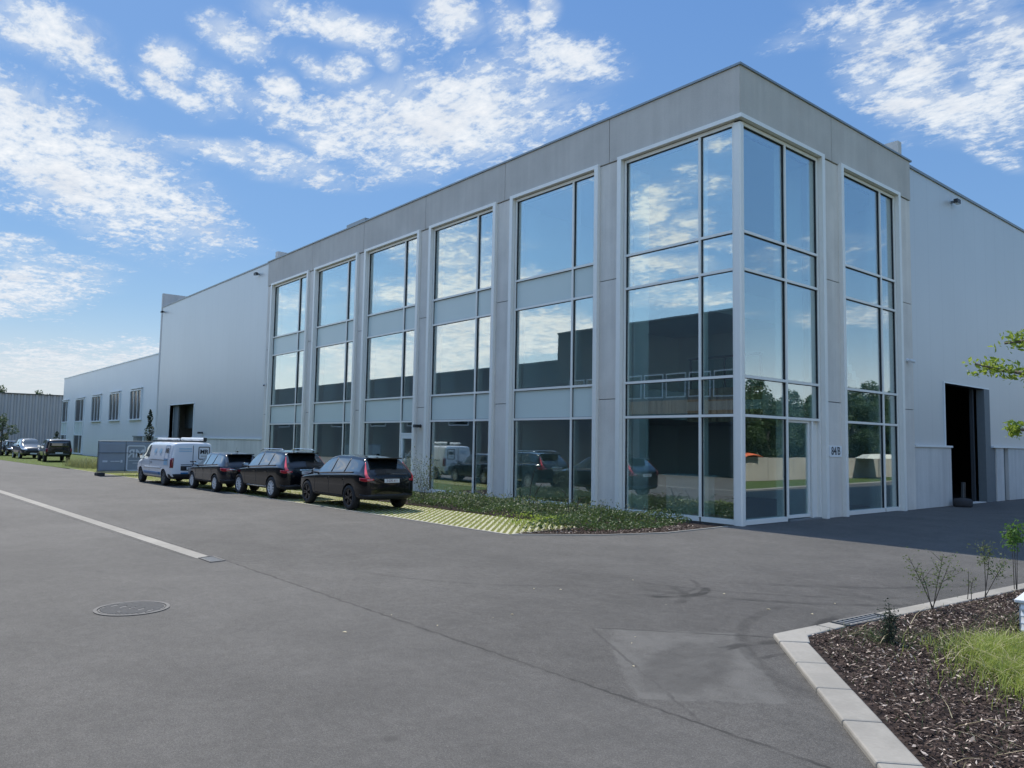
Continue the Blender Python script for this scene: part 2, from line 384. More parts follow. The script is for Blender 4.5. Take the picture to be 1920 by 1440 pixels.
class MB:
    def __init__(s): s.v = []; s.f = []; s.m = []
    def add(s, vs, fs, mi=0):
        b = len(s.v); s.v += [tuple(map(float, v)) for v in vs]
        for f in fs: s.f.append([b + i for i in f]); s.m.append(mi)
        return s
    def box(s, x0, x1, y0, y1, z0, z1, mi=0):
        x0, x1 = sorted((x0, x1)); y0, y1 = sorted((y0, y1)); z0, z1 = sorted((z0, z1))
        vs = [(x, y, z) for z in (z0, z1) for x, y in ((x0, y0), (x1, y0), (x1, y1), (x0, y1))]
        return s.add(vs, [(3, 2, 1, 0), (4, 5, 6, 7), (0, 1, 5, 4), (1, 2, 6, 5), (2, 3, 7, 6), (3, 0, 4, 7)], mi)
    def ub(s, x0, x1, y0, y1, z0, z1, mi=0):      # box in survey units
        return s.box(x0 * S, x1 * S, y0 * S, y1 * S, z0 * S, z1 * S, mi)
    def prism(s, poly, z0, z1, mi=0):
        n = len(poly); a = sum(poly[i][0] * poly[(i + 1) % n][1] - poly[(i + 1) % n][0] * poly[i][1] for i in range(n))
        if a < 0: poly = poly[::-1]
        vs = [(p[0], p[1], z0) for p in poly] + [(p[0], p[1], z1) for p in poly]
        fs = [tuple(range(n))[::-1], tuple(range(n, 2 * n))] + [(i, (i + 1) % n, n + (i + 1) % n, n + i) for i in range(n)]
        return s.add(vs, fs, mi)
    def tube(s, pts, rad, n=8, mi=0, cap=True):
        pts = [Vector(p) for p in pts]; rad = rad if isinstance(rad, (list, tuple)) else [rad] * len(pts)
        vs = []; fs = []; ref = None
        for i, p in enumerate(pts):
            t = (pts[min(i + 1, len(pts) - 1)] - pts[max(i - 1, 0)]).normalized()
            if ref is None: ref = t.orthogonal().normalized()
            ref = (ref - t * ref.dot(t)).normalized(); b = t.cross(ref)
            for k in range(n):
                a = 2 * math.pi * k / n
                vs.append(p + (ref * math.cos(a) + b * math.sin(a)) * rad[i])
        for i in range(len(pts) - 1):
            for k in range(n):
                a, b2 = i * n + k, i * n + (k + 1) % n
                fs.append((a, b2, b2 + n, a + n))
        if cap: fs += [tuple(range(n))[::-1], tuple(range((len(pts) - 1) * n, len(pts) * n))]
        return s.add(vs, fs, mi)
    def lathe(s, prof, c, axis='z', n=24, mi=0, closed=False):
        vs = []; fs = []
        for r, h in prof:
            for k in range(n):
                a = 2 * math.pi * k / n; u, w = r * math.cos(a), r * math.sin(a)
                q = (u, w, h) if axis == 'z' else ((u, h, w) if axis == 'y' else (h, u, w))
                vs.append((c[0] + q[0], c[1] + q[1], c[2] + q[2]))
        m = len(prof)
        for i in range(m if closed else m - 1):
            for k in range(n):
                a, b = i * n + k, i * n + (k + 1) % n; i2 = (i + 1) % m
                fs.append((a, b, i2 * n + (k + 1) % n, i2 * n + k))
        if not closed: fs += [tuple(range(n))[::-1], tuple(range((m - 1) * n, m * n))]
        return s.add(vs, fs, mi)
    def build(s, name, mats, parent=None, o=(0, 0, 0), smooth=False, bevel=0., **kw):
        me = D.meshes.new(name)
        me.from_pydata([(v[0] - o[0], v[1] - o[1], v[2] - o[2]) for v in s.v], [], s.f)
        for m in (mats if isinstance(mats, (list, tuple)) else [mats]): me.materials.append(M[m] if isinstance(m, str) else m)
        me.polygons.foreach_set('material_index', s.m)
        bm = bmesh.new(); bm.from_mesh(me); bmesh.ops.recalc_face_normals(bm, faces=bm.faces[:]); bm.to_mesh(me); bm.free()
        if smooth:
            me.polygons.foreach_set('use_smooth', [True] * len(me.polygons))
        ob = D.objects.new(name, me); COL.objects.link(ob)
        if parent: ob.parent = parent
        else: ob.location = o
        if bevel:
            b = ob.modifiers.new('bevel', 'BEVEL'); b.width = bevel; b.segments = 2; b.limit_method = 'ANGLE'
        return props(ob, **kw) if kw else ob

def raw(name, vs, fs, mat, parent=None, loc=(0, 0, 0), smooth=False, mi=None, **kw):
    me = D.meshes.new(name); me.from_pydata(vs, [], fs)
    for m in (mat if isinstance(mat, (list, tuple)) else [mat]): me.materials.append(M[m])
    if mi is not None: me.polygons.foreach_set('material_index', mi)
    if smooth: me.polygons.foreach_set('use_smooth', [True] * len(me.polygons))
    ob = D.objects.new(name, me); COL.objects.link(ob)
    if parent: ob.parent = parent
    else: ob.location = loc
    return props(ob, **kw) if kw else ob

def text_mesh(body, size, spread=0.):
    cu = D.curves.new('txt', 'FONT'); cu.body = body; cu.size = size; cu.align_x = 'CENTER'; cu.align_y = 'CENTER'; cu.offset = spread
    ob = D.objects.new('txt', cu); COL.objects.link(ob)
    dg = bpy.context.evaluated_depsgraph_get(); me = D.meshes.new_from_object(ob.evaluated_get(dg))
    vs = [tuple(v.co) for v in me.vertices]; fs = [tuple(p.vertices) for p in me.polygons]
    D.objects.remove(ob); D.curves.remove(cu); D.meshes.remove(me)
    return vs, fs

def rrect(w, h, r, n=5):
    pts = []
    for cx, cy, a0 in ((w / 2 - r, h / 2 - r, 0), (-w / 2 + r, h / 2 - r, 90), (-w / 2 + r, -h / 2 + r, 180), (w / 2 - r, -h / 2 + r, 270)):
        for k in range(n + 1):
            a = R(a0 + 90 * k / n); pts.append((cx + r * math.cos(a), cy + r * math.sin(a)))
    return pts
def rframe(w, h, r, t):
    o = rrect(w, h, r); i = rrect(w - 2 * t, h - 2 * t, max(.002, r - t)); n = len(o)
    return [(x, y, 0) for x, y in o + i], [(k, (k + 1) % n, n + (k + 1) % n, n + k) for k in range(n)]

# leaf clouds: many small folded leaves
def leaves(pts, size, up=.3, asp=.5, g=rng):
    n = len(pts); pts = np.asarray(pts, float)
    nr = g.normal(size=(n, 3)); nr[:, 2] += up; nr /= np.linalg.norm(nr, axis=1)[:, None]
    t = g.normal(size=(n, 3)); t -= nr * (t * nr).sum(1)[:, None]; t /= np.linalg.norm(t, axis=1)[:, None]
    b = np.cross(nr, t); s = (size * g.uniform(.6, 1.3, n))[:, None]
    v = np.stack([pts - t * s * .5, pts + b * s * asp * .5 + nr * s * .08, pts + t * s * .5, pts - b * s * asp * .5 + nr * s * .08], 1).reshape(-1, 3)
    f = np.arange(4 * n).reshape(n, 4)
    return v, f
def blades(pts, h, w, lean=.5, g=rng):
    n = len(pts); pts = np.asarray(pts, float); a = g.uniform(0, 2 * np.pi, n)
    hh = h * g.uniform(.5, 1.25, n); ln = hh * lean * g.uniform(0, 1.6, n)
    dx, dy = np.cos(a), np.sin(a); px, py = -dy * w, dx * w
    b0 = pts + np.stack([px, py, 0 * a], 1) * .5; b1 = pts - np.stack([px, py, 0 * a], 1) * .5
    m = pts + np.stack([dx * ln * .35, dy * ln * .35, hh * .6], 1); m0 = m + np.stack([px, py, 0 * a], 1) * .4; m1 = m - np.stack([px, py, 0 * a], 1) * .4
    tp = pts + np.stack([dx * ln, dy * ln, hh * .95], 1)
    v = np.stack([b0, b1, m1, m0, tp], 1).reshape(-1, 3)
    i = np.arange(n) * 5
    f = [(k, k + 1, k + 2, k + 3) for k in i] + [(k + 3, k + 2, k + 4) for k in i]
    return v, f
def inpoly(poly, n, g=rng):
    poly = np.array(poly); lo, hi = poly.min(0), poly.max(0); out = []
    tot = 0
    while tot < n:
        p = g.uniform(lo, hi, (n * 2, 2)); c = np.zeros(len(p), bool); j = len(poly) - 1
        for i in range(len(poly)):
            xi, yi = poly[i]; xj, yj = poly[j]
            c ^= ((yi > p[:, 1]) != (yj > p[:, 1])) & (p[:, 0] < (xj - xi) * (p[:, 1] - yi) / (yj - yi + 1e-12) + xi); j = i
        out.append(p[c]); tot += c.sum()
    return np.concatenate(out)[:n]
def us(poly): return [(x * S, y * S) for x, y in poly]

# ------------------------------------------------------------------ the setting
def struct(name, poly, z, mat, th=None):
    mb = MB()
    if th: mb.prism(poly, z - th, z)
    else: mb.add([(p[0], p[1], z) for p in poly], [tuple(range(len(poly)))])
    o = mb.build(name, mat); o['kind'] = 'structure'
    return o
struct('ground', [(-900, -900), (900, -900), (900, 900), (-900, 900)], -.03, 'lawn')
def kx(y): return 5.49 + (y + 7.91) * .0915      # outer line of the kerb beside the road
road = us([(-140, -20.3), (30, -20.3), (9.2, -12.07), (5.49, -7.91), (kx(0), 0), (kx(20), 20), (kx(60), 60), (-.3, 60), (-.3, -.2), (-.1, -2.4), (-1.45, -5.06), (-26, -5.9), (-70, -8.2), (-140, -10)])
struct('road', road, 0, 'asphalt')
ye = lambda x: -5.06 + (x + 1.45) * .035          # front edge of the parking strip
pv = us([(-1.45, -5.06), (-1.6, -3.02), (-9, -3.25), (-34, -3.6), (-34, ye(-34)), (-12, ye(-12))])
struct('parking_pavers', pv, .004, 'pavers')
struct('grass_verge', us([(-34, -3.4), (-12, -3.25), (-12, -.02), (-42, -.02), (-100, -.02), (-100, -9.5), (-70, -8.4), (-42, -6.9), (-34, ye(-34))]), .008, 'lawn')
struct('planting_soil', us([(-1.43, -5.04), (-1.6, -3.0), (-12, -3.25), (-12, -.02), (-.3, -.02), (-.16, -2.38), (-.52, -3.69)]), .01, 'mulch')
mb = MB()
def bar(mb, pts, w, z0, z1, mi=0):
    for (a, b) in zip(pts[:-1], pts[1:]):
        a = Vector((a[0], a[1])); b = Vector((b[0], b[1])); t = (b - a).normalized(); n = Vector((-t.y, t.x)) * w / 2
        mb.prism([tuple(a + n), tuple(b + n), tuple(b - n), tuple(a - n)], z0, z1, mi)
bar(mb, us([(-.16, -.3), (-.09, -2.38), (-.5, -3.69), (-1.43, -5.07)]), .06, -.05, .022)
bar(mb, us([(-1.45, -5.04), (-1.62, -3.02)]), .05, -.05, .018)
bar(mb, us([(-1.47, -5.08), (-12, ye(-12) - .02), (-34, ye(-34) - .02)]), .09, -.05, .012)
mb.build('bed_edging', 'kerbc')['kind'] = 'structure'
mb = MB()
g0, g1 = Vector((-1.68, -10.40)), Vector((-75, -13.17)); gt = (g1 - g0).normalized(); gn = Vector((-gt.y, gt.x)) * .105
q = [g0 - gn, g1 - gn, g1 + gn, g0 + gn]; q[0] = Vector((-1.78, -10.30)) ; q[3] = Vector((-1.62, -10.50))
L_ = (g1 - g0).length; step = 1.6
k = 0; prev = 0.
while prev < L_:
    e = min(prev + step, L_); a = g0 + gt * prev; b = g0 + gt * (e - .008)
    pl = [a - gn, b - gn, b + gn, a + gn]
    if prev == 0: pl[0], pl[3] = q[0], q[3]
    mb.prism(us([tuple(p) for p in pl]), -.05, .006); prev = e
mb.build('drainage_gutter', 'kerbc')['kind'] = 'structure'
# kerb round the planting verge, cast in lengths with open joints
mb = MB()
def kerbrun(a, b, wn, seg, skip=()):
    a = Vector(a); b = Vector(b); t = (b - a).normalized(); n = Vector((-t.y, t.x)) * wn; ln = (b - a).length; s0 = 0.; i = 0
    while s0 < ln - .01:
        s1 = min(s0 + seg, ln)
        if i not in skip:
            p, q_ = a + t * (s0 + .003), a + t * (s1 - .003)
            mb.prism(us([tuple(p), tuple(q_), tuple(q_ + n), tuple(p + n)]), -.1, .045)
        s0 = s1; i += 1
mb.prism(us([(5.49, -7.91), (5.66, -8.10), (5.84, -7.92), (5.71, -7.72), (5.72, -7.3), (5.545, -7.3)]), -.1, .045)
kerbrun((5.665, -8.106), (10.2, -13.19), .235, .62)
kerbrun((5.55, -7.27), (5.56, -7.08), -.18, .3)
kerbrun((kx(-6.32), -6.32), (kx(55), 55), -.18, .8)
mb.build('kerb', 'kerbc', bevel=.018)['kind'] = 'structure'
verge = us([(5.62, -7.88), (10.28, -13.06), (11.4, -13.06), (11.4, 58), (kx(58) + .08, 58), (kx(-3) + .08, -3), (5.6, -7.3)])
struct('planting_bed', verge, .03, 'mulch')
struct('lawn_strip', us([(kx(-1.2) + .2, -1.2), (11.4, -4.5), (11.4, 58), (kx(58) + .2, 58)]), .036, 'lawn')

# ------------------------------------------------------------------ office building
HB = 10.0
ob0 = (-12 * S, 4 * S, 0)
office = empty('office_building', ob0, 'three storey concrete office block with tall glazed bays on both street fronts', 'building')
def opart(mb, name, mats, parent=office, **kw): return mb.build(name, mats, parent, ob0, **kw)
PX = [(-4.16, -3.5), (-8.36, -7.70), (-12.5, -11.92), (-16.8, -16.28), (-21.09, -20.53), (-25.56, -25.01)]
WX = [(-3.5, -.17, -1.10), (-7.70, -4.16, -5.17), (-11.92, -8.36, -9.36), (-16.28, -12.5, -13.54), (-20.53, -16.8, -17.72), (-25.01, -21.09, -22.14)]
JX = [0, -3.83, -8.015, -12.24, -16.46, -20.85, -25.56]
ZJ = [0, 2.778, 5.785, 8.80]
jt = .008
for x0, x1 in PX:
    mb = MB()
    for a, b in zip(ZJ[:-1], ZJ[1:]): mb.ub(x0, x1, .03, .55, a + (jt if a else -.1), b - jt)
    mb.ub(x0 + .02, x1 - .02, .06, .53, -.1, 8.8, 1)
    opart(mb, 'pier', ['concrete', 'gasket'], bevel=.008)
for y0, y1 in ((3.51, 4.33), (7.73, 8.54)):
    mb = MB()
    for a, b in zip(ZJ[:-1], ZJ[1:]): mb.ub(-.55, -.03, y0, y1, a + (jt if a else -.1), b - jt)
    mb.ub(-.53, -.06, y0 + .02, y1 - .02, -.1, 8.8, 1)
    opart(mb, 'pier', ['concrete', 'gasket'], bevel=.008)
for a, b in zip(JX[1:], JX[:-1]):
    opart(MB().ub(a + jt, b - (jt if b else .012), 0, .5, 8.80 + jt, HB - .05), 'fascia_panel', 'fascia', bevel=.008)
for a, b in ((0, 3.984), (3.984, 8.54)):
    opart(MB().ub(-.5, 0, a + (.02 if a == 0 else jt), b - jt, 8.80 + jt, HB - .05), 'fascia_panel', 'fascia', bevel=.008)
mb = MB().ub(-25.5, -.06, .06, .44, 8.7, HB - .06).ub(-.44, -.06, .44, 8.5, 8.7, HB - .06)
opart(mb, 'fascia_core', 'gasket')
mb = MB().ub(-25.6, .035, -.035, .55, HB - .05, HB).ub(-.55, .035, .55, 8.6, HB - .05, HB)
opart(mb, 'coping', 'coping')
opart(MB().ub(-25.4, -.5, .5, 8.4, 9.3, 9.6), 'roof', 'dark')
mb = MB().ub(-20.2, -18.6, 1.2, 2.4, 9.6, 10.85)
opart(mb, 'roof_plant', 'coping')
ZT = [.06, 2.32, 3.155, 5.48, 6.31, 8.70]
TH = .029
def window(side, a, b, m, clear, door=None):
    """frame with mullion, transoms and glass; side 'L' runs along x, 'R' along y"""
    def bx(mb, u0, u1, d0, d1, z0, z1, mi=0):       # u along facade, d outwards(-)/inwards(+)
        if side == 'L': mb.ub(u0, u1, d0, d1, z0, z1, mi)
        else: mb.ub(-d1, -d0, u0, u1, z0, z1, mi)
    fr = MB(); w = .085
    corner0 = (side == 'R' and a < 1); corner1 = (side == 'L' and b > -1)
    # projecting surround
    if not corner0: bx(fr, a, a + .13, -.07, .24, 0, 8.84)
    if not corner1: bx(fr, b - .13, b, -.07, .24, 0, 8.84)
    x0 = a if corner0 else a + .13; x1 = b if corner1 else b - .13
    bx(fr, x0, x1, -.07, .24, 8.75, 8.84)
    # inner frame profile
    i0, i1 = x0 + .012, x1 - .012
    bx(fr, i0, i0 + .06, .05, .3, 0, 8.735); bx(fr, i1 - .06, i1, .05, .3, 0, 8.735)
    bx(fr, i0 + .06, i1 - .06, .05, .3, 8.66, 8.735)
    bx(fr, m - TH, m + TH, .045, .32, .1, 8.66)
    for i, z in enumerate(ZT[:-1]):
        h = .05 if i == 0 else TH
        for p, q_ in ((i0 + .06, m - TH), (m + TH, i1 - .06)):
            if i == 0 and door and p > m - .01: continue
            bx(fr, p, q_, .047, .3, z - h, z + h)
    f = opart(fr, 'window', 'frame')
    gk = MB()
    for p, q_ in ((i0 + .06, m - TH), (m + TH, i1 - .06)):
        for z0, z1 in zip(ZT[:-1], ZT[1:]):
            z0 += TH; z1 -= TH if z1 < 8.6 else .04
            if z0 < .2 and door and p > m - .01: continue
            t = .008
            bx(gk, p, p + t, .075, .13, z0, z1); bx(gk, q_ - t, q_, .075, .13, z0, z1)
            bx(gk, p + t, q_ - t, .075, .13, z1 - t, z1); bx(gk, p + t, q_ - t, .075, .13, z0, z0 + t)
    gk.build('gasket', 'gasket', f, ob0)
    gl = MB(); sps = []
    for p, q_ in ((i0 + .06, m - TH), (m + TH, i1 - .06)):
        for k, (z0, z1) in enumerate(zip(ZT[:-1], ZT[1:])):
            z0 += TH; z1 -= TH if z1 < 8.6 else .04
            if k == 0 and door and p > m - .01: continue
            tgt = gl
            if k in (1, 3) and not clear:
                tgt = MB(); sps.append(tgt)
            nv = len(tgt.v); bx(tgt, p + .002, q_ - .002, .10, .115, z0 + .002, z1 - .002)
            ja, jb = rnd.uniform(-.0011, .0011), rnd.uniform(-.0009, .0009)      # every pane hangs a hair out of true
            for vi in range(nv, len(tgt.v)):
                X_, Y_, Z_ = tgt.v[vi]; u_ = (X_ if side == 'L' else Y_) - (p + q_) / 2 * S; dd = ja * u_ + jb * (Z_ - (z0 + z1) / 2 * S)
                tgt.v[vi] = (X_, Y_ + dd, Z_) if side == 'L' else (X_ + dd, Y_, Z_)
    gl.build('glass_panes', 'glass', f, ob0)
    for sp in sps: sp.build('spandrel_panel', 'spandrel', f, ob0)
    p, q_ = m + TH, i1 - .06
    if door == 'hinged':      # glazed door leaf under a fixed light
        z = 1.90; dm = MB()
        bx(dm, p, q_, .047, .3, z - TH, z + TH)
        bx(dm, p + .01, p + .11, .06, .14, .02, z - TH); bx(dm, q_ - .11, q_ - .01, .06, .14, .02, z - TH)
        bx(dm, p + .11, q_ - .11, .06, .14, z - TH - .13, z - TH); bx(dm, p + .11, q_ - .11, .06, .14, .02, .2)
        bx(dm, p + .16, p + .19, .0, .04, .7, 1.25)
        d = dm.build('glazed_door', 'capwhite', f, ob0)
        gd = MB(); bx(gd, p + .11, q_ - .11, .09, .11, .2, z - TH - .13); bx(gd, p, q_, .09, .11, z + TH, ZT[1] - TH)
        gd.build('door_glass', 'glass', f, ob0)
    if door == 'sliding':
        z = ZT[1] - TH; dm = MB(); e = p + 1.02
        bx(dm, p, e, .10, .18, z - .06, z - .01); bx(dm, p, p + .05, .10, .17, .06, z - .06); bx(dm, e - .06, e, .10, .17, .06, z - .06); bx(dm, p + .05, e - .06, .10, .17, .06, .13)
        bx(dm, p, e + .06, .08, .22, z - .01, z)
        dm.build('sliding_door', 'frame', f, ob0)
        gd = MB(); bx(gd, p + .05, e - .06, .13, .145, .13, z - .06); gd.build('door_glass', 'glass', f, ob0)
        pm = MB(); bx(pm, e + .03, e + .10, .06, .3, 0, z); bx(pm, e + .10, e + .16, .1, .3, 0, z); bx(pm, e + .16, q_ + .02, .13, .3, 0, z)
        pm.build('door_side_panel', 'coping' if False else 'frame', f, ob0)
        th = MB(); bx(th, p, q_, .02, .3, -.02, .035); th.build('door_threshold', 'coping', f, ob0)
    return f
for i, (a, b, m) in enumerate(WX): window('L', a, b, m, i == 0, 'hinged' if i == 3 else None)
window('R', .13, 3.51, 1.88, True, 'sliding')
window('R', 4.33, 7.73, 6.70, True)
# chamfered corner post that closes the two glazed fronts
mb = MB().prism(us([(-.17, .03), (-.05, .03), (-.03, .05), (-.03, .13), (-.30, .13), (-.30, .30), (-.40, .30), (-.17, .30)]), 0, 8.735 * S)
mb = MB().prism(us([(-.185, .02), (-.045, .02), (-.02, .045), (-.02, .145), (-.3, .145), (-.3, .3), (-.185, .3)]), 0, 8.70 * S)
opart(mb, 'corner_post', 'frame')
opart(MB().ub(-.17, .07, -.07, .13, 8.75, 8.84), 'corner_cap', 'frame')
# interior
fl = MB().ub(-25.2, -.32, .32, 8.4, -.05, .02)
opart(fl, 'ground_floor', 'intfloor')
for z0, z1 in ((2.36, 3.11), (5.52, 6.27)):
    opart(MB().ub(-25.0, -3.75, .32, 8.3, z0, z1), 'floor_slab', 'ceil')
opart(MB().ub(-25.2, -.32, .32, 8.4, 8.72, 8.9), 'ceiling', 'ceil')
opart(MB().ub(-25.2, -.56, 8.2, 8.5, 0, 8.7), 'rear_wall', 'intwall')
opart(MB().ub(-25.5, -25.2, .5, 8.5, 0, 8.7), 'party_wall', 'intwall')
for x0, x1 in PX[:5]:
    opart(MB().ub(x0 - .02, x1 + .02, .56, 1.15, 0, 8.7), 'interior_column', 'intwall')
for y0, y1 in ((3.5, 4.34), (7.72, 8.3)): opart(MB().ub(-.95, -.56, y0, y1, 0, 8.7), 'interior_column', 'intwall')
for xa in (-8.1, -12.3, -16.6, -20.9): opart(MB().ub(xa, xa + .12, 1.15, 8.2, 0, 8.7), 'partition_wall', 'intwall')
mb = MB().ub(-3.74, -1.5, 3.2, 8.2, 2.45, 3.0); mb.ub(-3.74, -1.5, 3.1, 3.19, 2.62, 2.85, 0)
opart(mb, 'mezzanine', 'ceil')
opart(MB().ub(-3.74, -1.46, 3.10, 3.14, 2.86, 3.2).ub(-3.74, -1.46, 3.10, 3.14, 2.3, 2.61), 'timber_cladding', 'slats')
mb = MB()
for k in range(5): mb.ub(-3.7 + k * .54, -3.66 + k * .54, 3.16, 3.19, 3.0, 4.0)
mb.ub(-3.74, -1.5, 3.14, 3.2, 4.0, 4.05)
r_ = opart(mb, 'balustrade', 'darkdoor')
MB().ub(-3.66, -1.54, 3.17, 3.18, 3.05, 3.98).build('balustrade_glass', 'balglass', r_, ob0)
mb = MB(); pts = []
for k in range(14):
    y = 7.4 - k * .2; z = 3.1 + k * .17; mb.ub(-1.4, -.75, y - .2, y, z - .25, z)
opart(mb, 'stair', 'intwall')
dk = empty('reception_desk', (-2.3 * S, 1.5 * S, .02), 'pale reception desk standing behind the corner ground floor glass', 'desk')
MB().ub(-2.95, -1.85, 1.2, 1.65, .02, .92).build('desk_front', 'desk', dk, dk.location)
MB().ub(-3.0, -1.8, 1.15, 1.7, .92, .96).build('desk_top', 'capwhite', dk, dk.location)
# house number plate
sg = empty('number_sign', (.0 * S, 4.0 * S, 1.45 * S), 'white number plate reading 84/B on the concrete pier by the entrance', 'sign')
pl = rrect(.60 * S, .27 * S, .03)
MB().add([(-.02, x, z) for x, z in pl] + [(-.002, x, z) for x, z in pl], [tuple(range(len(pl))), tuple(range(len(pl), 2 * len(pl)))] + [(i, (i + 1) % len(pl), len(pl) + (i + 1) % len(pl), len(pl) + i) for i in range(len(pl))]).build('sign_plate', 'signwhite', sg).location = (-.018, 0, .135 * S)
vs, fs = text_mesh('84/B', .27 * S, .006)
raw('lettering', [(0, v[0] * .88, v[1]) for v in vs], fs, 'black', sg).location = (-.0165, 0, .135 * S)

# ------------------------------------------------------------------ warehouse behind the office
wb0 = (-30 * S, 12 * S, 0)
ware = empty('warehouse', wb0, 'tall silver clad warehouse wrapping behind the concrete office block', 'warehouse')
def wpart(mb, name, mats, parent=ware, **kw): return mb.build(name, mats, parent, wb0, **kw)
WY = .10; WXr = -.10
mb = MB()      # left wall with door opening x[-40.15,-35.64], z<3.58 ; right wall x=-.1, door y[10.9,14.55]
mb.ub(-42.8, -40.15, WY, WY + .2, 1.60, 9.95).ub(-35.64, -25.57, WY, WY + .2, 1.64, 9.95).ub(-40.15, -35.64, WY, WY + .2, 3.58, 9.95)
mb2 = MB().ub(WXr - .2, WXr, 8.55, 10.85, 1.77, 9.85).ub(WXr - .2, WXr, 14.55, 60, 1.80, 9.85).ub(WXr - .2, WXr, 10.85, 14.55, 3.70, 9.85)
mb.ub(-42.8, -42.6, WY + .2, 60, 0, 9.95)
wpart(mb, 'clad_wall', 'clad'); wpart(mb2, 'clad_wall', 'clad')
for q in ((-42.85, -40.15, WY - .05, WY + .2, 0, 1.56), (-35.64, -30.6, WY - .05, WY + .2, 0, 1.60), (-30.59, -25.57, WY - .05, WY + .2, 0, 1.60),
          (WXr - .2, WXr + .06, 8.56, 11.12, 0, 1.74), (WXr - .2, WXr + .06, 14.92, 15.6, 0, 1.77), (WXr - .2, WXr + .06, 16.05, 22, 0, 1.77), (WXr - .2, WXr + .06, 22.02, 60, 0, 1.77)):
    wpart(MB().ub(*q), 'plinth', 'concrete2', bevel=.008)
for q in ((-42.9, -40.15, WY - .09, WY + .01, 1.562, 1.64), (-35.64, -25.57, WY - .09, WY + .01, 1.602, 1.67), (WXr - .01, WXr + .10, 8.56, 11.16, 1.742, 1.80), (WXr - .01, WXr + .10, 14.6, 60, 1.772, 1.83)):
    wpart(MB().ub(*q), 'plinth_cap', 'capwhite')
for q in ((-42.85, -25.6, WY - .03, WY + .25, 9.95, 10.02), (WXr - .25, WXr + .04, 8.62, 60, 9.85, 9.93)):
    wpart(MB().ub(*q), 'roof_coping', 'coping')
for q in ((-26.0, -25.75, .5, 30, 9.5, 10.62), (-43.05, -42.8, WY - .02, 30, 0, 10.9), (-12, -.35, 8.62, 8.85, 9.6, 10.72)):
    wpart(MB().ub(*q), 'fire_wall', 'concrete2')
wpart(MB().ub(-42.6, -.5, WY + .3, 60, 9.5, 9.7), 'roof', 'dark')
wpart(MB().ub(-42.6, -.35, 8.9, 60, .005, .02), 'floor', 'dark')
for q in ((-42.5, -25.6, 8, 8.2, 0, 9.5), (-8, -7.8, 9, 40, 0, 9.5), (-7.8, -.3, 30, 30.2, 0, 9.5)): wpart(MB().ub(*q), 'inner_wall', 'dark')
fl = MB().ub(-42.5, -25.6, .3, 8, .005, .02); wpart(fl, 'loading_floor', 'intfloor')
# loading doors: frame, reveal and rolled-up leaf
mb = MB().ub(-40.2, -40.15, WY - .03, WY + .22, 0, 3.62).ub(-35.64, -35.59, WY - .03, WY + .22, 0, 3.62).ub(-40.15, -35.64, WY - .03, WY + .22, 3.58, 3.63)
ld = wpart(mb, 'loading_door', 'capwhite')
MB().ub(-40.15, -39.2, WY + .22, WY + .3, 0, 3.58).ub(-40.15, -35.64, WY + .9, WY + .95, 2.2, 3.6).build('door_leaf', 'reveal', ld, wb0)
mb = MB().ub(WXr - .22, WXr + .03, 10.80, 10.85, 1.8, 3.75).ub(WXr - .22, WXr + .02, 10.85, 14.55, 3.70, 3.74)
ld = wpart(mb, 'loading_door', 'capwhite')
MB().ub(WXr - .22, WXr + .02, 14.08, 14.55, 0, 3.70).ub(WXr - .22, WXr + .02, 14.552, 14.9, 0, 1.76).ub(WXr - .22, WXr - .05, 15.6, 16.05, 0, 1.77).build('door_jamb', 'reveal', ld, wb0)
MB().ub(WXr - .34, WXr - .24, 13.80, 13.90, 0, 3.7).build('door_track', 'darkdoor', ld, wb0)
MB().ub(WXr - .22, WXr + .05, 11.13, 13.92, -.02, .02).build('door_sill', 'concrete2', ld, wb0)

# low hall further along the street, with its own windows
lb0 = (-58 * S, 6 * S, 0)
low = empty('low_hall', lb0, 'lower pale grey hall with five dark windows beyond the tall warehouse', 'warehouse')
MB().ub(-74.0, -43.06, .12, 40, 0, 7.0).build('clad_wall', 'cladlow', low, lb0)
MB().ub(-74.05, -43.06, .08, 40, 7.0, 7.06).build('roof_coping', 'capwhite', low, lb0)
def hallwin(x0, x1, z0, z1, tall):
    fr = MB(); t = .045
    fr.ub(x0, x0 + t, .02, .12, z0, z1).ub(x1 - t, x1, .02, .12, z0, z1).ub(x0 + t, x1 - t, .02, .12, z1 - t, z1)
    n = 2 if tall else 3
    for k in range(1, n): xm = x0 + (x1 - x0) * (k / n if not tall else .62); fr.ub(xm - .028, xm + .028, .04, .12, z0, z1 - t)
    fr.ub(x0 - .1, x1 + .1, -.06, .11, z0 - .1, z0); fr.ub(x0 - .1, x1 + .1, .0, .11, z1 + .1, z1 + .16)
    if tall: fr.ub(x0 + t, x1 - t, .03, .119, 2.80, 2.92).ub(x0 + t, x1 - t, .03, .119, 1.66, 1.74)
    f = fr.build('window', 'capwhite', low, lb0)
    g = MB().ub(x0 + t, x1 - t, .09, .118, max(z0, 2.92) if tall else z0, z1 - t)
    if tall: MB().ub(x0 + t, x1 - t, .09, .118, z0, 1.66).build('pane', 'hallglass', f, lb0)
    g.build('pane', 'hallglass', f, lb0)
    if tall: MB().ub(x0 + t, x1 - t, .09, .118, 1.74, 2.80).build('spandrel_panel', 'spandrel', f, lb0)
for x0, x1 in ((-49.4, -46.6), (-55.4, -52.4), (-61.4, -58.3)): hallwin(x0, x1, 2.86, 4.85, False)
for x0, x1 in ((-67.8, -64.4), (-73.7, -71.1)): hallwin(x0, x1, .15, 4.8, True)
for xa in (-47.0, -44.4): MB().ub(xa, xa + .9, -.2, .12, 1.2, 1.63).ub(xa - .1, xa + 1.0, -.25, .119, 1.63, 1.7).build('vent_hood', ['coping'], low, lb0)

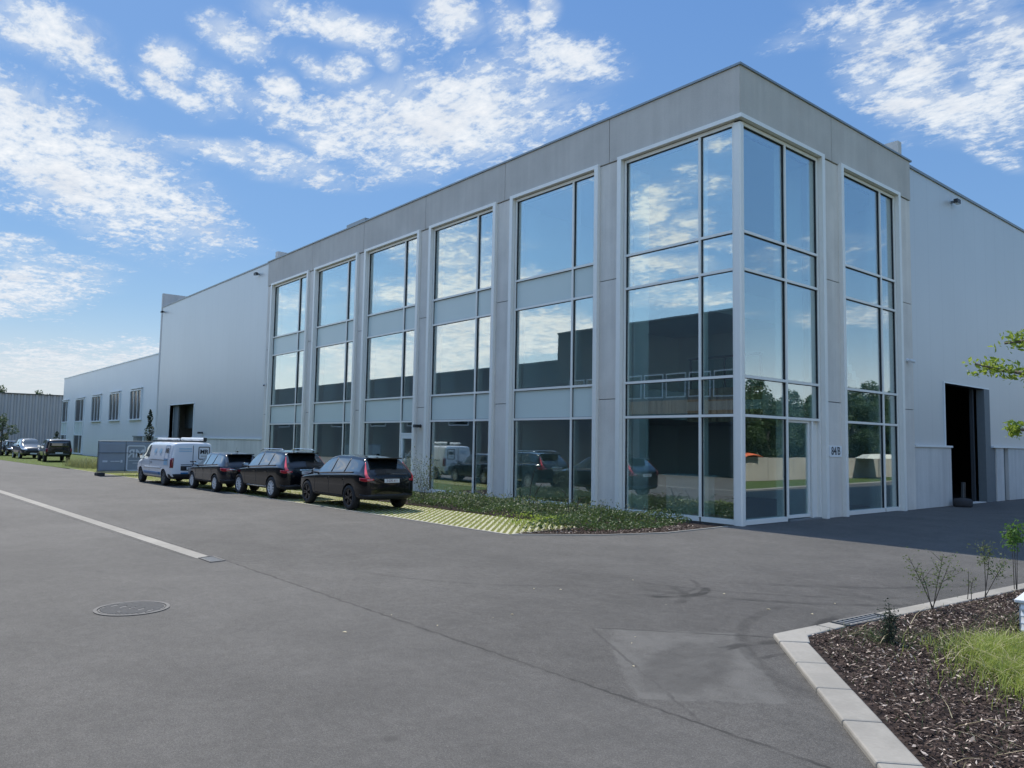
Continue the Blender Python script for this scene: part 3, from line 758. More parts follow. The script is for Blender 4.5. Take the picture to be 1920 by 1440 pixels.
# corrugated shed closing the street
sb0 = (-100 * S, -8 * S, 0)
shed = empty('corrugated_shed', sb0, 'grey corrugated steel shed closing the far end of the street', 'shed')
prof = []; y = -34.
while y < 16: prof += [(-95., y), (-94.87, y + .12), (-94.87, y + .3), (-95., y + .42)]; y += .6
vs = [(p[0] * S, p[1] * S, 0) for p in prof] + [(p[0] * S, p[1] * S, 6.3 * S) for p in prof]; n = len(prof)
MB().add(vs, [(i, i + 1, n + i + 1, n + i) for i in range(n - 1)]).build('clad_wall', 'corr', shed, sb0)
MB().ub(-112, -95.1, -34, 16, 0, 6.28).build('shed_body', 'corr', shed, sb0)
MB().ub(-112, -94.8, -34.2, 16.2, 6.3, 6.4).build('roof_edge', 'darkdoor', shed, sb0)

# halls on the opposite side of the road (seen mirrored in the glazing)
qb0 = (-8 * S, -26 * S, 0)
opp = empty('opposite_warehouse', qb0, 'grey clad warehouse across the road, mirrored in the corner glazing', 'warehouse')
mb = MB().ub(-27.7, -20.6, -20.6, -45, 0, 8.9).ub(-14.4, 8, -20.6, -45, 0, 8.9).ub(-20.6, -14.4, -20.6, -45, 3.4, 8.9).ub(-20.6, -14.4, -24, -45, 0, 3.4)
mb.build('clad_wall', 'cladopp', opp, qb0)
MB().ub(-27.75, 8.05, -20.55, -45, 8.9, 9.0).build('roof_coping', 'coping', opp, qb0)
MB().ub(-20.6, -14.4, -21.2, -21.3, 0, 3.4).build('loading_door', 'dark', opp, qb0)
for k in range(9):
    f = MB().ub(-26.6 + k * 1.6, -25.2 + k * 1.6, -20.58, -20.60, 4.35, 5.75).build('window', 'capwhite', opp, qb0)
    MB().ub(-26.53 + k * 1.6, -25.27 + k * 1.6, -20.57, -20.579, 4.42, 5.68).build('pane', 'cglass', f, qb0)
for k in range(6): MB().ub(-26 + k * 5.0, -25.93 + k * 5.0, -20.57, -20.60, 5.9, 8.85).build('panel_joint', 'coping', opp, qb0)
MB().ub(-27.6, -13, -20.52, -20.60, 3.45, 4.2).build('timber_band', 'slats', opp, qb0)
qb1 = (-60 * S, -26 * S, 0)
opl = empty('opposite_low_hall', qb1, 'lower grey hall across the road beside the opposite warehouse', 'warehouse')
MB().ub(-90, -27.75, -20.7, -45, 0, 7.1).build('clad_wall', 'cladopp', opl, qb1)
MB().ub(-90.05, -27.75, -20.65, -45, 7.1, 7.2).build('roof_coping', 'coping', opl, qb1)
for xa in (-72, -66, -60, -52, -46, -40):
    f = MB().ub(xa, xa + 2.6, -20.70, -20.62, 2.9, 4.9).build('window', 'capwhite', opl, qb1)
    MB().ub(xa + .1, xa + 2.5, -20.62, -20.61, 3.0, 4.8).build('pane', 'cglass', f, qb1)
gw = MB()
for k in range(24): gw.ub(11.5, 11.7, -6 + k * 2.6, -6 + k * 2.6 + 2.585, 0, 1.14 + .02 * (k % 2))
gw.build('boundary_wall', 'wallc', None, (11.6 * S, 20 * S, 0), label='pale concrete boundary wall along the grass strip, mirrored in the entrance glass', cat='wall')
tp = MB(); pr = [(-.9, .0), (-.7, .18), (0, .26), (.7, .2), (.95, .02)]
tp.add([(11.6 * S + dx, 18.4 * S + p[0], 1.17 * S + p[1] * (1 - abs(dx))) for p in pr for dx in (-.45, 0, .45)], [(i * 3 + j, i * 3 + j + 1, i * 3 + j + 4, i * 3 + j + 3) for i in range(4) for j in range(2)])
t_ = tp.build('tarpaulin', 'tarp', None, (11.6 * S, 18.4 * S, 1.17 * S), smooth=True, label='crumpled orange tarpaulin lying on the boundary wall', cat='tarpaulin')
t_.modifiers.new('sol', 'SOLIDIFY').thickness = .03
pz = empty('garden_parasol', (10.7 * S, 30.2 * S, 0), 'cream garden parasol standing in front of the boundary wall', 'parasol')
mb = MB(); top = (10.7 * S, 30.2 * S, 1.42 * S); rim = [(10.7 * S + 1.6 * math.cos(k * math.pi / 4), 30.2 * S + 1.9 * math.sin(k * math.pi / 4), 1.16 * S) for k in range(8)]
mid = [(10.7 * S + 1. * math.cos(k * math.pi / 4), 30.2 * S + 1.3 * math.sin(k * math.pi / 4), 1.38 * S) for k in range(8)]
mb.add([top] + mid + rim, [(0, 1 + k, 1 + (k + 1) % 8) for k in range(8)] + [(1 + k, 9 + k, 9 + (k + 1) % 8, 1 + (k + 1) % 8) for k in range(8)])
mb.build('canopy', 'tent', pz, pz.location).modifiers.new('sol', 'SOLIDIFY').thickness = .02
MB().tube([(10.7 * S, 30.2 * S, 0), (10.7 * S, 30.2 * S, 1.4 * S)], .03).build('pole', 'galv', pz, pz.location)

# ------------------------------------------------------------------ lamps and cameras on the walls
def floodlight(loc, d, label, name='floodlight', s=1.):
    e = empty(name, loc, label, 'light', 'floodlights under the roof edge')
    n = Vector(d); t = Vector((-n.y, n.x, 0))
    def P(a, b, c): return tuple(t * a * s + n * b * s + Vector((0, 0, c * s)))
    def bx(a0, a1, b0, b1, c0, c1):
        vs = [P(a, b, c) for c in (c0, c1) for a, b in ((a0, b0), (a1, b0), (a1, b1), (a0, b1))]
        return vs, [(3, 2, 1, 0), (4, 5, 6, 7), (0, 1, 5, 4), (1, 2, 6, 5), (2, 3, 7, 6), (3, 0, 4, 7)]
    MB().add(*bx(-.05, .05, 0, .16, -.04, .04)).build('bracket', 'galv', e)
    MB().add(*bx(-.17, .17, .14, .30, -.10, .07)).build('lamp_head', 'lampdark', e, bevel=.015)
    MB().add(*bx(-.14, .14, .155, .285, -.112, -.102)).build('lens', 'lens', e)
floodlight((-26.9 * S, WY * S, 9.62 * S), (0, -1, 0), 'black floodlight under the warehouse roof edge next to the concrete office block')
floodlight((-42.3 * S, WY * S, 9.62 * S), (0, -1, 0), 'black floodlight at the far left top corner of the tall warehouse')
floodlight((WXr * S, 11.81 * S, 9.50 * S), (1, 0, 0), 'black floodlight high on the warehouse wall above the open right loading door')
def walllamp(loc, d, label):
    e = empty('wall_lamp', loc, label, 'light'); n = Vector(d)
    MB().lathe([(.07, 0), (.075, .02), (.06, .1)], (0, 0, 0), 'y').build('back_plate', 'lampdark', e).rotation_euler = (0, 0, 0 if n.y > 0 else math.pi)
    MB().tube([tuple(n * .08), tuple(n * .22)], .03).build('arm', 'lampdark', e)
    MB().box(-.10, .10, -.34, -.14, -.07, .06).build('lamp_head', 'lampdark', e, bevel=.02)
walllamp((-12.24 * S, .03 * S, 2.16 * S), (0, -1, 0), 'small dark wall lamp on the concrete pier beside the hinged glass door')
walllamp((-34.0 * S, WY * S, 1.92 * S), (0, -1, 0), 'small dark wall lamp above the plinth right of the left loading door')
def cctv(loc, d, label):
    e = empty('security_camera', loc, label, 'camera', 'white cameras on the end piers'); n = Vector(d); t = Vector((-n.y, n.x, 0))
    MB().lathe([(.0, .0), (.07, .0), (.07, .05), (.0, .06)], (0, 0, 0), 'y' if abs(n.y) > .5 else 'x').build('mount', 'camwhite', e)
    a = n * .05; b = n * .2 + Vector((0, 0, -.05)) + t * .14
    MB().tube([a, n * .13 + Vector((0, 0, -.01)), b], [.03, .055, .055], 12).build('camera_body', 'camwhite', e, smooth=False)
    MB().tube([b, b + (b - a).normalized() * .02], [.045, .045], 12).build('camera_lens', 'black', e)
cctv((-.03 * S, 8.13 * S, 4.15 * S), (1, 0, 0), 'white security camera on the rightmost concrete pier beside the warehouse')
cctv((-25.3 * S, .03 * S, 4.15 * S), (0, -1, 0), 'white security camera on the leftmost concrete pier of the office')

# ------------------------------------------------------------------ drains, manhole
mh = empty('manhole_cover', (1.17 * S, -12.0 * S, 0), 'round cast iron manhole cover set in the asphalt', 'manhole cover')
MB().lathe([(.425, .004), (.425, .010), (.385, .010), (.385, .004)], (0, 0, 0), 'z', 48, closed=True).build('rim', 'iron', mh)
mb = MB().lathe([(0.001, .003), (.37, .003), (.37, .008), (.001, .008)], (0, 0, 0), 'z', 48)
for k in range(-9, 10):
    w = math.sqrt(max(0, .35 ** 2 - (k * .037) ** 2))
    for a, b in ((-w, w),) if k % 4 else ((-w, -.06), (.05, w)):
        if b - a > .05: mb.box(k * .037 - .009, k * .037 + .009, a, b, .008, .014)
c_ = mb.build('lid', 'iron', mh); c_.rotation_euler = (0, 0, R(28))
MB().box(-.05, .05, -.02, .02, .008, .015).box(.10, .22, -.21, -.17, .008, .016).build('lifting_key', 'black', mh)
def grate(poly, label, nb, across):
    c = np.mean(np.array(poly), 0) * S; e = empty('drain_grate', (c[0], c[1], 0), label, 'drain')
    P = [Vector((p[0] * S - c[0], p[1] * S - c[1])) for p in poly]
    fr = MB(); bar(fr, [tuple(p) for p in P + P[:1]], .03, -.02, .014); fr.build('frame', 'iron', e)
    MB().add([(p.x, p.y, -.012) for p in P], [(0, 1, 2, 3)]).build('pit', 'black', e)
    sl = MB()
    for k in range(1, nb):
        t = k / nb
        a = P[0].lerp(P[1], t); b = P[3].lerp(P[2], t)
        bar(sl, [tuple(a), tuple(b)], .028, -.008, .010)
    sl.build('bars', across, e)
    return e
grate([(-1.66, -10.46), (-1.20, -10.46), (-1.24, -10.26), (-1.72, -10.26)], 'small slotted drain grate at the near end of the pale gutter strip', 7, 'grating')
e_ = grate([(kx(-7.04) + .01, -7.04), (kx(-6.34) + .01, -6.34), (kx(-6.34) + .17, -6.34), (kx(-7.04) + .17, -7.04)], 'slotted drain grate set into the concrete kerb at the bed corner', 9, 'grating')
e_.location.z = .035

# ------------------------------------------------------------------ cars
def car_body(stations, glass_rule, wheels, wheel_r, W, paint, root, crease=.35, trimcols=(0, 1)):
    HALF = 9
    def half(s):
        x, zb, w, zm, zsh, wb, zbelt, wt, zt, zc = s
        return [(x, 0, zb), (x, w * .8, zb), (x, w * .97, zb + (zm - zb) * .28), (x, w, zm), (x, w * .985, zsh), (x, wb, zbelt),
                (x, wt + (wb - wt) * .10, zt - (zt - zbelt) * .10), (x, wt - .05, zt + (zc - zt) * .25), (x, 0, zc)]
    vs = []; fs = []; mi = []
    for s in stations:
        h = half(s); vs += h + [(p[0], -p[1], p[2]) for p in h[-2:0:-1]]
    n = 2 * HALF - 2
    slots = [paint, 'trim']; names = ['body', 'trim']
    def slot(nm, mat):
        if nm not in names: names.append(nm); slots.append(mat)
        return names.index(nm)
    for i in range(len(stations) - 1):
        for k in range(n):
            j = k if k < HALF - 1 else n - 1 - k; side = 'L' if k < HALF - 1 else 'R'
            a = i * n + k; b = i * n + (k + 1) % n
            fs.append((a, b, b + n, a + n))
            r = glass_rule(i, j, side)
            mi.append(slot(*r) if r else (1 if j in trimcols else 0))
    fs += [tuple(range(n))[::-1], tuple(range((len(stations) - 1) * n, len(stations) * n))]; mi += [0, 0]
    me = D.meshes.new('tmp'); me.from_pydata(vs, [], fs); me.polygons.foreach_set('material_index', mi)
    at = me.attributes.new('crease_edge', 'FLOAT', 'EDGE')
    for e in me.edges:
        a, b = e.vertices
        ka, kb = a % n, b % n
        if ka == kb:
            j = ka if ka < HALF else n - ka
            at.data[e.index].value = {5: crease, 4: crease + .45, 6: .35, 7: .3}.get(j, 0.)
    for s in slots: me.materials.append(M[s])
    bm = bmesh.new(); bm.from_mesh(me); bmesh.ops.recalc_face_normals(bm, faces=bm.faces[:]); bm.to_mesh(me); bm.free()
    ob = D.objects.new('tmp', me); COL.objects.link(ob)
    ob.modifiers.new('s', 'SUBSURF').levels = 3
    cut = MB()
    for x in wheels:
        for sg_ in (1, -1):
            y0, y1 = sorted((sg_ * (W - .34), sg_ * (W + .2)))
            cut.lathe([(wheel_r + .055, y0), (wheel_r + .055, y1)], (x, 0, wheel_r), 'y', 40, mi=1)
    cm = cut.build('cut', slots)
    bo = ob.modifiers.new('b', 'BOOLEAN'); bo.operation = 'DIFFERENCE'; bo.object = cm; bo.solver = 'EXACT'
    dg = bpy.context.evaluated_depsgraph_get(); em = D.meshes.new_from_object(ob.evaluated_get(dg))
    D.objects.remove(ob); D.objects.remove(cm)
    V = np.array([v.co[:] for v in em.vertices]); polys = [(tuple(p.vertices), p.material_index) for p in em.polygons]
    bvh = BVHTree.FromPolygons([tuple(v) for v in V], [p[0] for p in polys])
    for si, nm in enumerate(names):
        pf = [p[0] for p in polys if p[1] == si]
        if not pf: continue
        used = sorted({i for f in pf for i in f}); mp = {u: k for k, u in enumerate(used)}
        base = nm.split('|')[0]
        raw(base, [tuple(V[u]) for u in used], [tuple(mp[i] for i in f) for f in pf], slots[si], root, smooth=True)
    D.meshes.remove(em)
    return bvh

def stick(bvh, p, off=.008):
    loc, nr, i, d = bvh.find_nearest(Vector(p))
    return loc + nr * off
def strip(bvh, A, B, mat, name, root, n=4, off=.010, mirror=False):
    """ribbon between polylines A and B laid on the body surface"""
    def dens(P):
        out = []
        for a, b in zip(P[:-1], P[1:]): out += [Vector(a).lerp(Vector(b), k / n) for k in range(n)]
        return out + [Vector(P[-1])]
    res = []
    for sgn in ((1, -1) if mirror else (1,)):
        a_, b_ = dens(A), dens(B); vs = []; fs = []; m = 4
        for p, q in zip(a_, b_):
            for k in range(m + 1):
                w = p.lerp(q, k / m); w = Vector((w.x, w.y * sgn, w.z)); vs.append(tuple(stick(bvh, w, off)))
        for i in range(len(a_) - 1):
            for k in range(m):
                c = i * (m + 1) + k; f = (c, c + 1, c + m + 2, c + m + 1); fs.append(f if sgn > 0 else f[::-1])
        o = raw(name, vs, fs, mat, root, smooth=True); o.modifiers.new('sol', 'SOLIDIFY').thickness = .008
        res.append(o)
    return res

def wheel(root, x, y, r, side, style, wdt=.235):
    t = MB(); h = wdt / 2
    pf = [(r * .66, -h * .9), (r * .80, -h), (r * .95, -h * .92), (r, -h * .6), (r, h * .6), (r * .95, h * .92), (r * .80, h), (r * .66, h * .9)]
    t.lathe(pf, (0, 0, 0), 'y', 32, closed=True)
    w = t.build('wheel', 'tyre', root, smooth=True); w.location = (x, y, r)
    n, mat = style; rm = MB(); o = side * h * .78
    rm.lathe([(r * .60, o - side * .02), (r * .69, o - side * .005), (r * .69, o + side * .012), (r * .62, o + side * .012)], (0, 0, 0), 'y', 32, closed=True)
    rm.lathe([(.001, o - side * .03), (r * .14, o - side * .03), (r * .14, o + side * .012), (.001, o + side * .016)], (0, 0, 0), 'y', 16)
    for k in range(n):
        a = 2 * math.pi * k / n
        for da in ((-.11, .11) if n <= 6 else (0,)):
            c1, s1 = math.cos(a + da * .5), math.sin(a + da * .5); c2, s2 = math.cos(a + da * 1.6), math.sin(a + da * 1.6)
            p = [(c1 * r * .1, s1 * r * .1), (c2 * r * .64, s2 * r * .64)]
            tx, tz = p[1][0] - p[0][0], p[1][1] - p[0][1]; ln = math.hypot(tx, tz); nx, nz = -tz / ln * .020, tx / ln * .020
            vs = [(q[0] + sg * nx, yy, q[1] + sg * nz) for yy in (o - side * .02, o + side * .008) for q in p for sg in (1, -1)]
            rm.add(vs, [(0, 1, 3, 2), (4, 6, 7, 5), (0, 2, 6, 4), (1, 5, 7, 3), (0, 4, 5, 1), (2, 3, 7, 6)])
    rm.build('rim', mat, w)
    MB().lathe([(.001, o - side * .05), (r * .66, o - side * .05), (r * .66, o - side * .045), (.001, o - side * .045)], (0, 0, 0), 'y', 24).build('brake_disc', 'lampdark', w)
    return w

def mirrors(root, bvh, x, y, z, mat):
    for sg in (1, -1):
        b = bmesh.new(); bmesh.ops.create_icosphere(b, subdivisions=2, radius=1.)
        for v in b.verts: v.co = Vector((v.co.x * .09 * (1 if v.co.x > 0 else .6), v.co.y * .12, v.co.z * .085))
        me = D.meshes.new('wing_mirror'); b.to_mesh(me); b.free(); me.materials.append(M[mat]); me.polygons.foreach_set('use_smooth', [True] * len(me.polygons))
        o = D.objects.new('wing_mirror', me); COL.objects.link(o); o.parent = root; o.location = (x, sg * (y + .10), z)
        MB().tube([(0, -sg * .12, -.06), (0, -sg * .02, -.05)], .03).build('mirror_stalk', 'trim', o)
        MB().box(-.056, -.05, -.09, .09, -.06, .06).build('mirror_glass', 'chrome', o)

def plate(root, x, z, text, d=-1, w=.52, h=.115, tilt=0.):
    p = MB().box(-.006, .006, -w / 2, w / 2, -h / 2, h / 2).build('number_plate', 'plate', root); p.location = (x, 0, z); p.rotation_euler = (0, tilt, 0)
    if text:
        vs, fs = text_mesh(text, .105, .001)
        raw('plate_lettering', [(d * .008, v[0] * .8 * d, v[1]) for v in vs], [f for f in fs], 'platetxt', p)

# station: x, zbottom, W, zmid, zshoulder, wbelt, zbelt, wtop, ztop, zcentre
def suv_st(Lc, H, hw, hood=1.02, rr=.62):
    k = hw / .95; f = Lc / 4.69; h = H / 1.66
    T = [(-.04, .44, .58, .62, .80, .58, .92, .54, .98, 1.01), (.04, .35, .80, .61, .92, .77, 1.05, .66, 1.11, 1.13), (.20, .31, .915, .60, .98, .85, 1.11, .72, 1.20, 1.23),
         (.52, .30, .95, .58, 1.02, .86, 1.135, .62, 1.515, 1.565), (.66, .30, .95, .58, 1.03, .865, 1.135, .62, 1.545, 1.60), (.84, .30, .95, .58, 1.03, .87, 1.13, .62, 1.57, 1.625),
         (1.36, .29, .95, .57, 1.01, .875, 1.105, .62, 1.605, 1.66), (1.41, .29, .95, .57, 1.01, .875, 1.105, .62, 1.605, 1.66), (2.20, .29, .95, .56, .98, .875, 1.07, .62, 1.61, 1.665),
         (2.26, .29, .95, .56, .98, .875, 1.07, .62, 1.61, 1.665), (2.72, .29, .95, .56, .96, .87, 1.05, .62, 1.56, 1.62), (3.15, .29, .95, .56, .94, .865, 1.03, .66, 1.29, 1.36),
         (3.45, .29, .95, .56, .92, .86, 1.01, .74, 1.075, 1.12), (4.05, .29, .94, .55, .89, .83, .965, .70, 1.01, 1.055), (4.45, .30, .90, .55, .83, .76, .89, .62, .92, .965),
         (4.63, .35, .80, .55, .74, .66, .80, .52, .82, .85), (4.69, .44, .68, .55, .66, .56, .70, .45, .71, .73)]
    return [(x * f, zb, W * k, zm * h, max(zs, zb2 - .055) * h if x > .1 else zs * h, (wb - .02) * k, zb2 * h, wt * k, zt * h, zc * h) for x, zb, W, zm, zs, wb, zb2, wt, zt, zc in T]
def suv_rule(dark_rear='cglass', front='cglass_clear'):
    def f(i, j, s):
        if j == 5:
            if i in (5,): return ('side_window|q' + s, dark_rear)
            if i in (7,): return ('side_window|r' + s, dark_rear)
            if i in (9, 10): return ('side_window|f' + s, front)
            if i in (3, 4, 6, 8): return ('window_pillar|%d' % i + s, 'cglass')
        if j == 7 and i == 2: return ('rear_window|', dark_rear)
        if j == 7 and i in (10, 11): return ('windscreen|', front)
        if j == 6 and i == 2: return ('rear_window|', dark_rear)
    return f

def make_suv(name, label, cat, loc, rz, Lc, H, hw, paint, wheel_x, wheel_r, wstyle, txt, lamp='tall', rails=None, chrome=False, group=None, front=False):
    root = empty(name, loc, label, cat, group, rz)
    st = suv_st(Lc, H, hw); f = Lc / 4.69; h = H / 1.66; k = hw / .95
    bvh = car_body(st, suv_rule('cglass', 'cglass_clear'), wheel_x, wheel_r, hw, paint, root)
    for x in wheel_x:
        for sg in (1, -1): wheel(root, x, sg * (hw - .125), wheel_r, sg, wstyle)
    mirrors(root, bvh, 3.12 * f, hw * .93, 1.09 * h, paint)
    # spoiler, bumper cladding, plate
    sp = MB().prism([(.24 * f, .50 * k), (.60 * f, .56 * k), (.60 * f, -.56 * k), (.24 * f, -.50 * k)], 0, .04); so = sp.build('spoiler', paint, root, bevel=.015); so.location = (0, 0, 1.545 * h)
    strip(bvh, [(.3 * f, hw, .50), (.0, .6, .50), (-.03, 0, .50), (.0, -.6, .50), (.3 * f, -hw, .50)], [(.3 * f, hw, .28), (.05, .6, .30), (.0, 0, .30), (.05, -.6, .30), (.3 * f, -hw, .28)], 'trim', 'rear_bumper', root, 8, .012)
    if lamp == 'tall':
        strip(bvh, [(.42 * f, .71 * k, 1.46 * h), (.27 * f, .80 * k, 1.24 * h), (.14 * f, .86 * k, 1.10 * h), (.08, .84 * k, .97 * h)], [(.45 * f, .655 * k, 1.46 * h), (.24 * f, .73 * k, 1.24 * h), (.09 * f, .77 * k, 1.08 * h), (.03, .71 * k, .97 * h)], 'redlit', 'tail_light', root, 6, .014, True)
        strip(bvh, [(.30 * f, .95 * k, .98 * h), (.08, .86 * k, .98 * h), (.0, .60 * k, .96 * h)], [(.30 * f, .95 * k, .90 * h), (.08, .86 * k, .87 * h), (.0, .60 * k, .91 * h)], 'red', 'tail_light_foot', root, 6, .013, True)
    elif lamp == 'small':
        strip(bvh, [(.30 * f, .95 * k, 1.0 * h), (.08, .82 * k, 1.0 * h), (.0, .48 * k, .98 * h)], [(.26 * f, .95 * k, .90 * h), (.08, .84 * k, .86 * h), (.0, .5 * k, .90 * h)], 'red', 'tail_light', root, 6, .013, True)
        strip(bvh, [(.05, .62 * k, .965 * h), (.0, .42 * k, .955 * h)], [(.05, .62 * k, .92 * h), (.0, .42 * k, .93 * h)], 'lens', 'reversing_light', root, 4, .02, True)
    if front:
        strip(bvh, [(4.62 * f, .50 * k, .80 * h), (4.45 * f, .80 * k, .84 * h), (4.2 * f, .9 * k, .86 * h)], [(4.66 * f, .50 * k, .70 * h), (4.55 * f, .80 * k, .72 * h), (4.3 * f, .92 * k, .78 * h)], 'lens', 'headlight', root, 6, .012, True)
        strip(bvh, [(4.7 * f, .46, .70 * h), (4.72 * f, 0, .70 * h), (4.7 * f, -.46, .70 * h)], [(4.7 * f, .42, .52 * h), (4.72 * f, 0, .52 * h), (4.7 * f, -.42, .52 * h)], 'trim', 'grille', root, 6, .012)
        plate(root, Lc + .025, .47, '', 1)
    else:
        plate(root, -.028, .90 * h if lamp == 'tall' else .84 * h, txt, -1)
        strip(bvh, [(.0, .34, 1.0 * h), (.0, -.34, 1.0 * h)], [(.0, .34, .975 * h), (.0, -.34, .975 * h)], 'chrome' if chrome else 'trim', 'tailgate_trim', root, 8, .016)
    for xs, xt in ((1.385, 1.30), (2.23, 2.14)):
        strip(bvh, [(xt * f, .68 * k, 1.56 * h), (xs * f, .87 * k, 1.11 * h)], [((xt + .05) * f, .68 * k, 1.56 * h), ((xs + .06) * f, .87 * k, 1.11 * h)], 'trim', 'door_pillar', root, 5, .006, True)
    strip(bvh, [(.8 * f, .86 * k, 1.15 * h), (2.2 * f, .87 * k, 1.085 * h), (3.1 * f, .86 * k, 1.045 * h)], [(.8 * f, .87 * k, 1.125 * h), (2.2 * f, .88 * k, 1.06 * h), (3.1 * f, .87 * k, 1.02 * h)], 'trim', 'window_seal', root, 6, .006, True)
    # door seams, handles, sill strip
    for xs in (1.25, 2.24, 3.22):
        strip(bvh, [(xs * f, hw, .95 * h), (xs * f, hw, .36)], [(xs * f + .012, hw, .95 * h), (xs * f + .012, hw, .36)], 'trim', 'door_seam', root, 6, .003, True)
    for xs in (1.42, 2.4):
        for sg in (1, -1):
            q = stick(bvh, (xs * f, sg * hw, .89 * h), .012); MB().box(-.09, .09, -.014, .014, -.014, .014).build('door_handle', paint, root).location = q
    strip(bvh, [(1.25 * f, hw, .40), (3.3 * f, hw, .40)], [(1.25 * f, hw, .345), (3.3 * f, hw, .345)], 'chrome' if rails else 'trim', 'sill_strip', root, 8, .012, True)
    if rails:
        for sg in (1, -1):
            MB().tube([(.75 * f, sg * .60 * k, 1.64 * h), (.95 * f, sg * .60 * k, 1.685 * h), (2.3 * f, sg * .60 * k, 1.685 * h), (2.62 * f, sg * .60 * k, 1.62 * h)], .018).build('roof_rail', rails, root, smooth=True)
    MB().prism([(.0, 0), (.16, .02), (.16, -.02)], 0, .05).build('aerial_fin', paint, root).location = (.75 * f, 0, 1.64 * h)
    return root, bvh

GRP = 'vehicles parked along the office front'
def uloc(x, y): return (x * S, y * S, .012)
# the local x axis points from the tail to the nose; parked nose away -> turned half round
make_suv('parked_suv', 'black sport utility with black wheels and tall red tail lights, nearest car beside the shrub', 'car', uloc(-6.52, -4.50), math.pi, 4.69, 1.66, .95, 'paint_black', (.93, 3.80), .372, (5, 'alloy_black'), '2-GXL-611', 'tall', None, False, GRP)
make_suv('parked_suv', 'black sport utility with silver wheels and silver roof rails, second car from the right', 'car', uloc(-10.70, -4.63), math.pi + R(2.2), 4.64, 1.71, .945, 'paint_black', (.98, 3.754), .378, (10, 'alloy'), '1-RKD-284', 'tall', 'chrome', True, GRP)
c3, bv3 = make_suv('parked_crossover', 'small dark crossover with wide red lamps and roof aerial, parked behind the white van', 'car', uloc(-14.08, -5.12), math.pi + R(1.), 4.28, 1.55, .885, 'paint_navy', (.80, 3.37), .335, (10, 'alloy'), '1-WFC-539', 'small', None, False, GRP)
MB().tube([(1.0, 0, 1.53), (.86, 0, 1.74)], [.006, .003], 6).build('aerial', 'trim', c3)

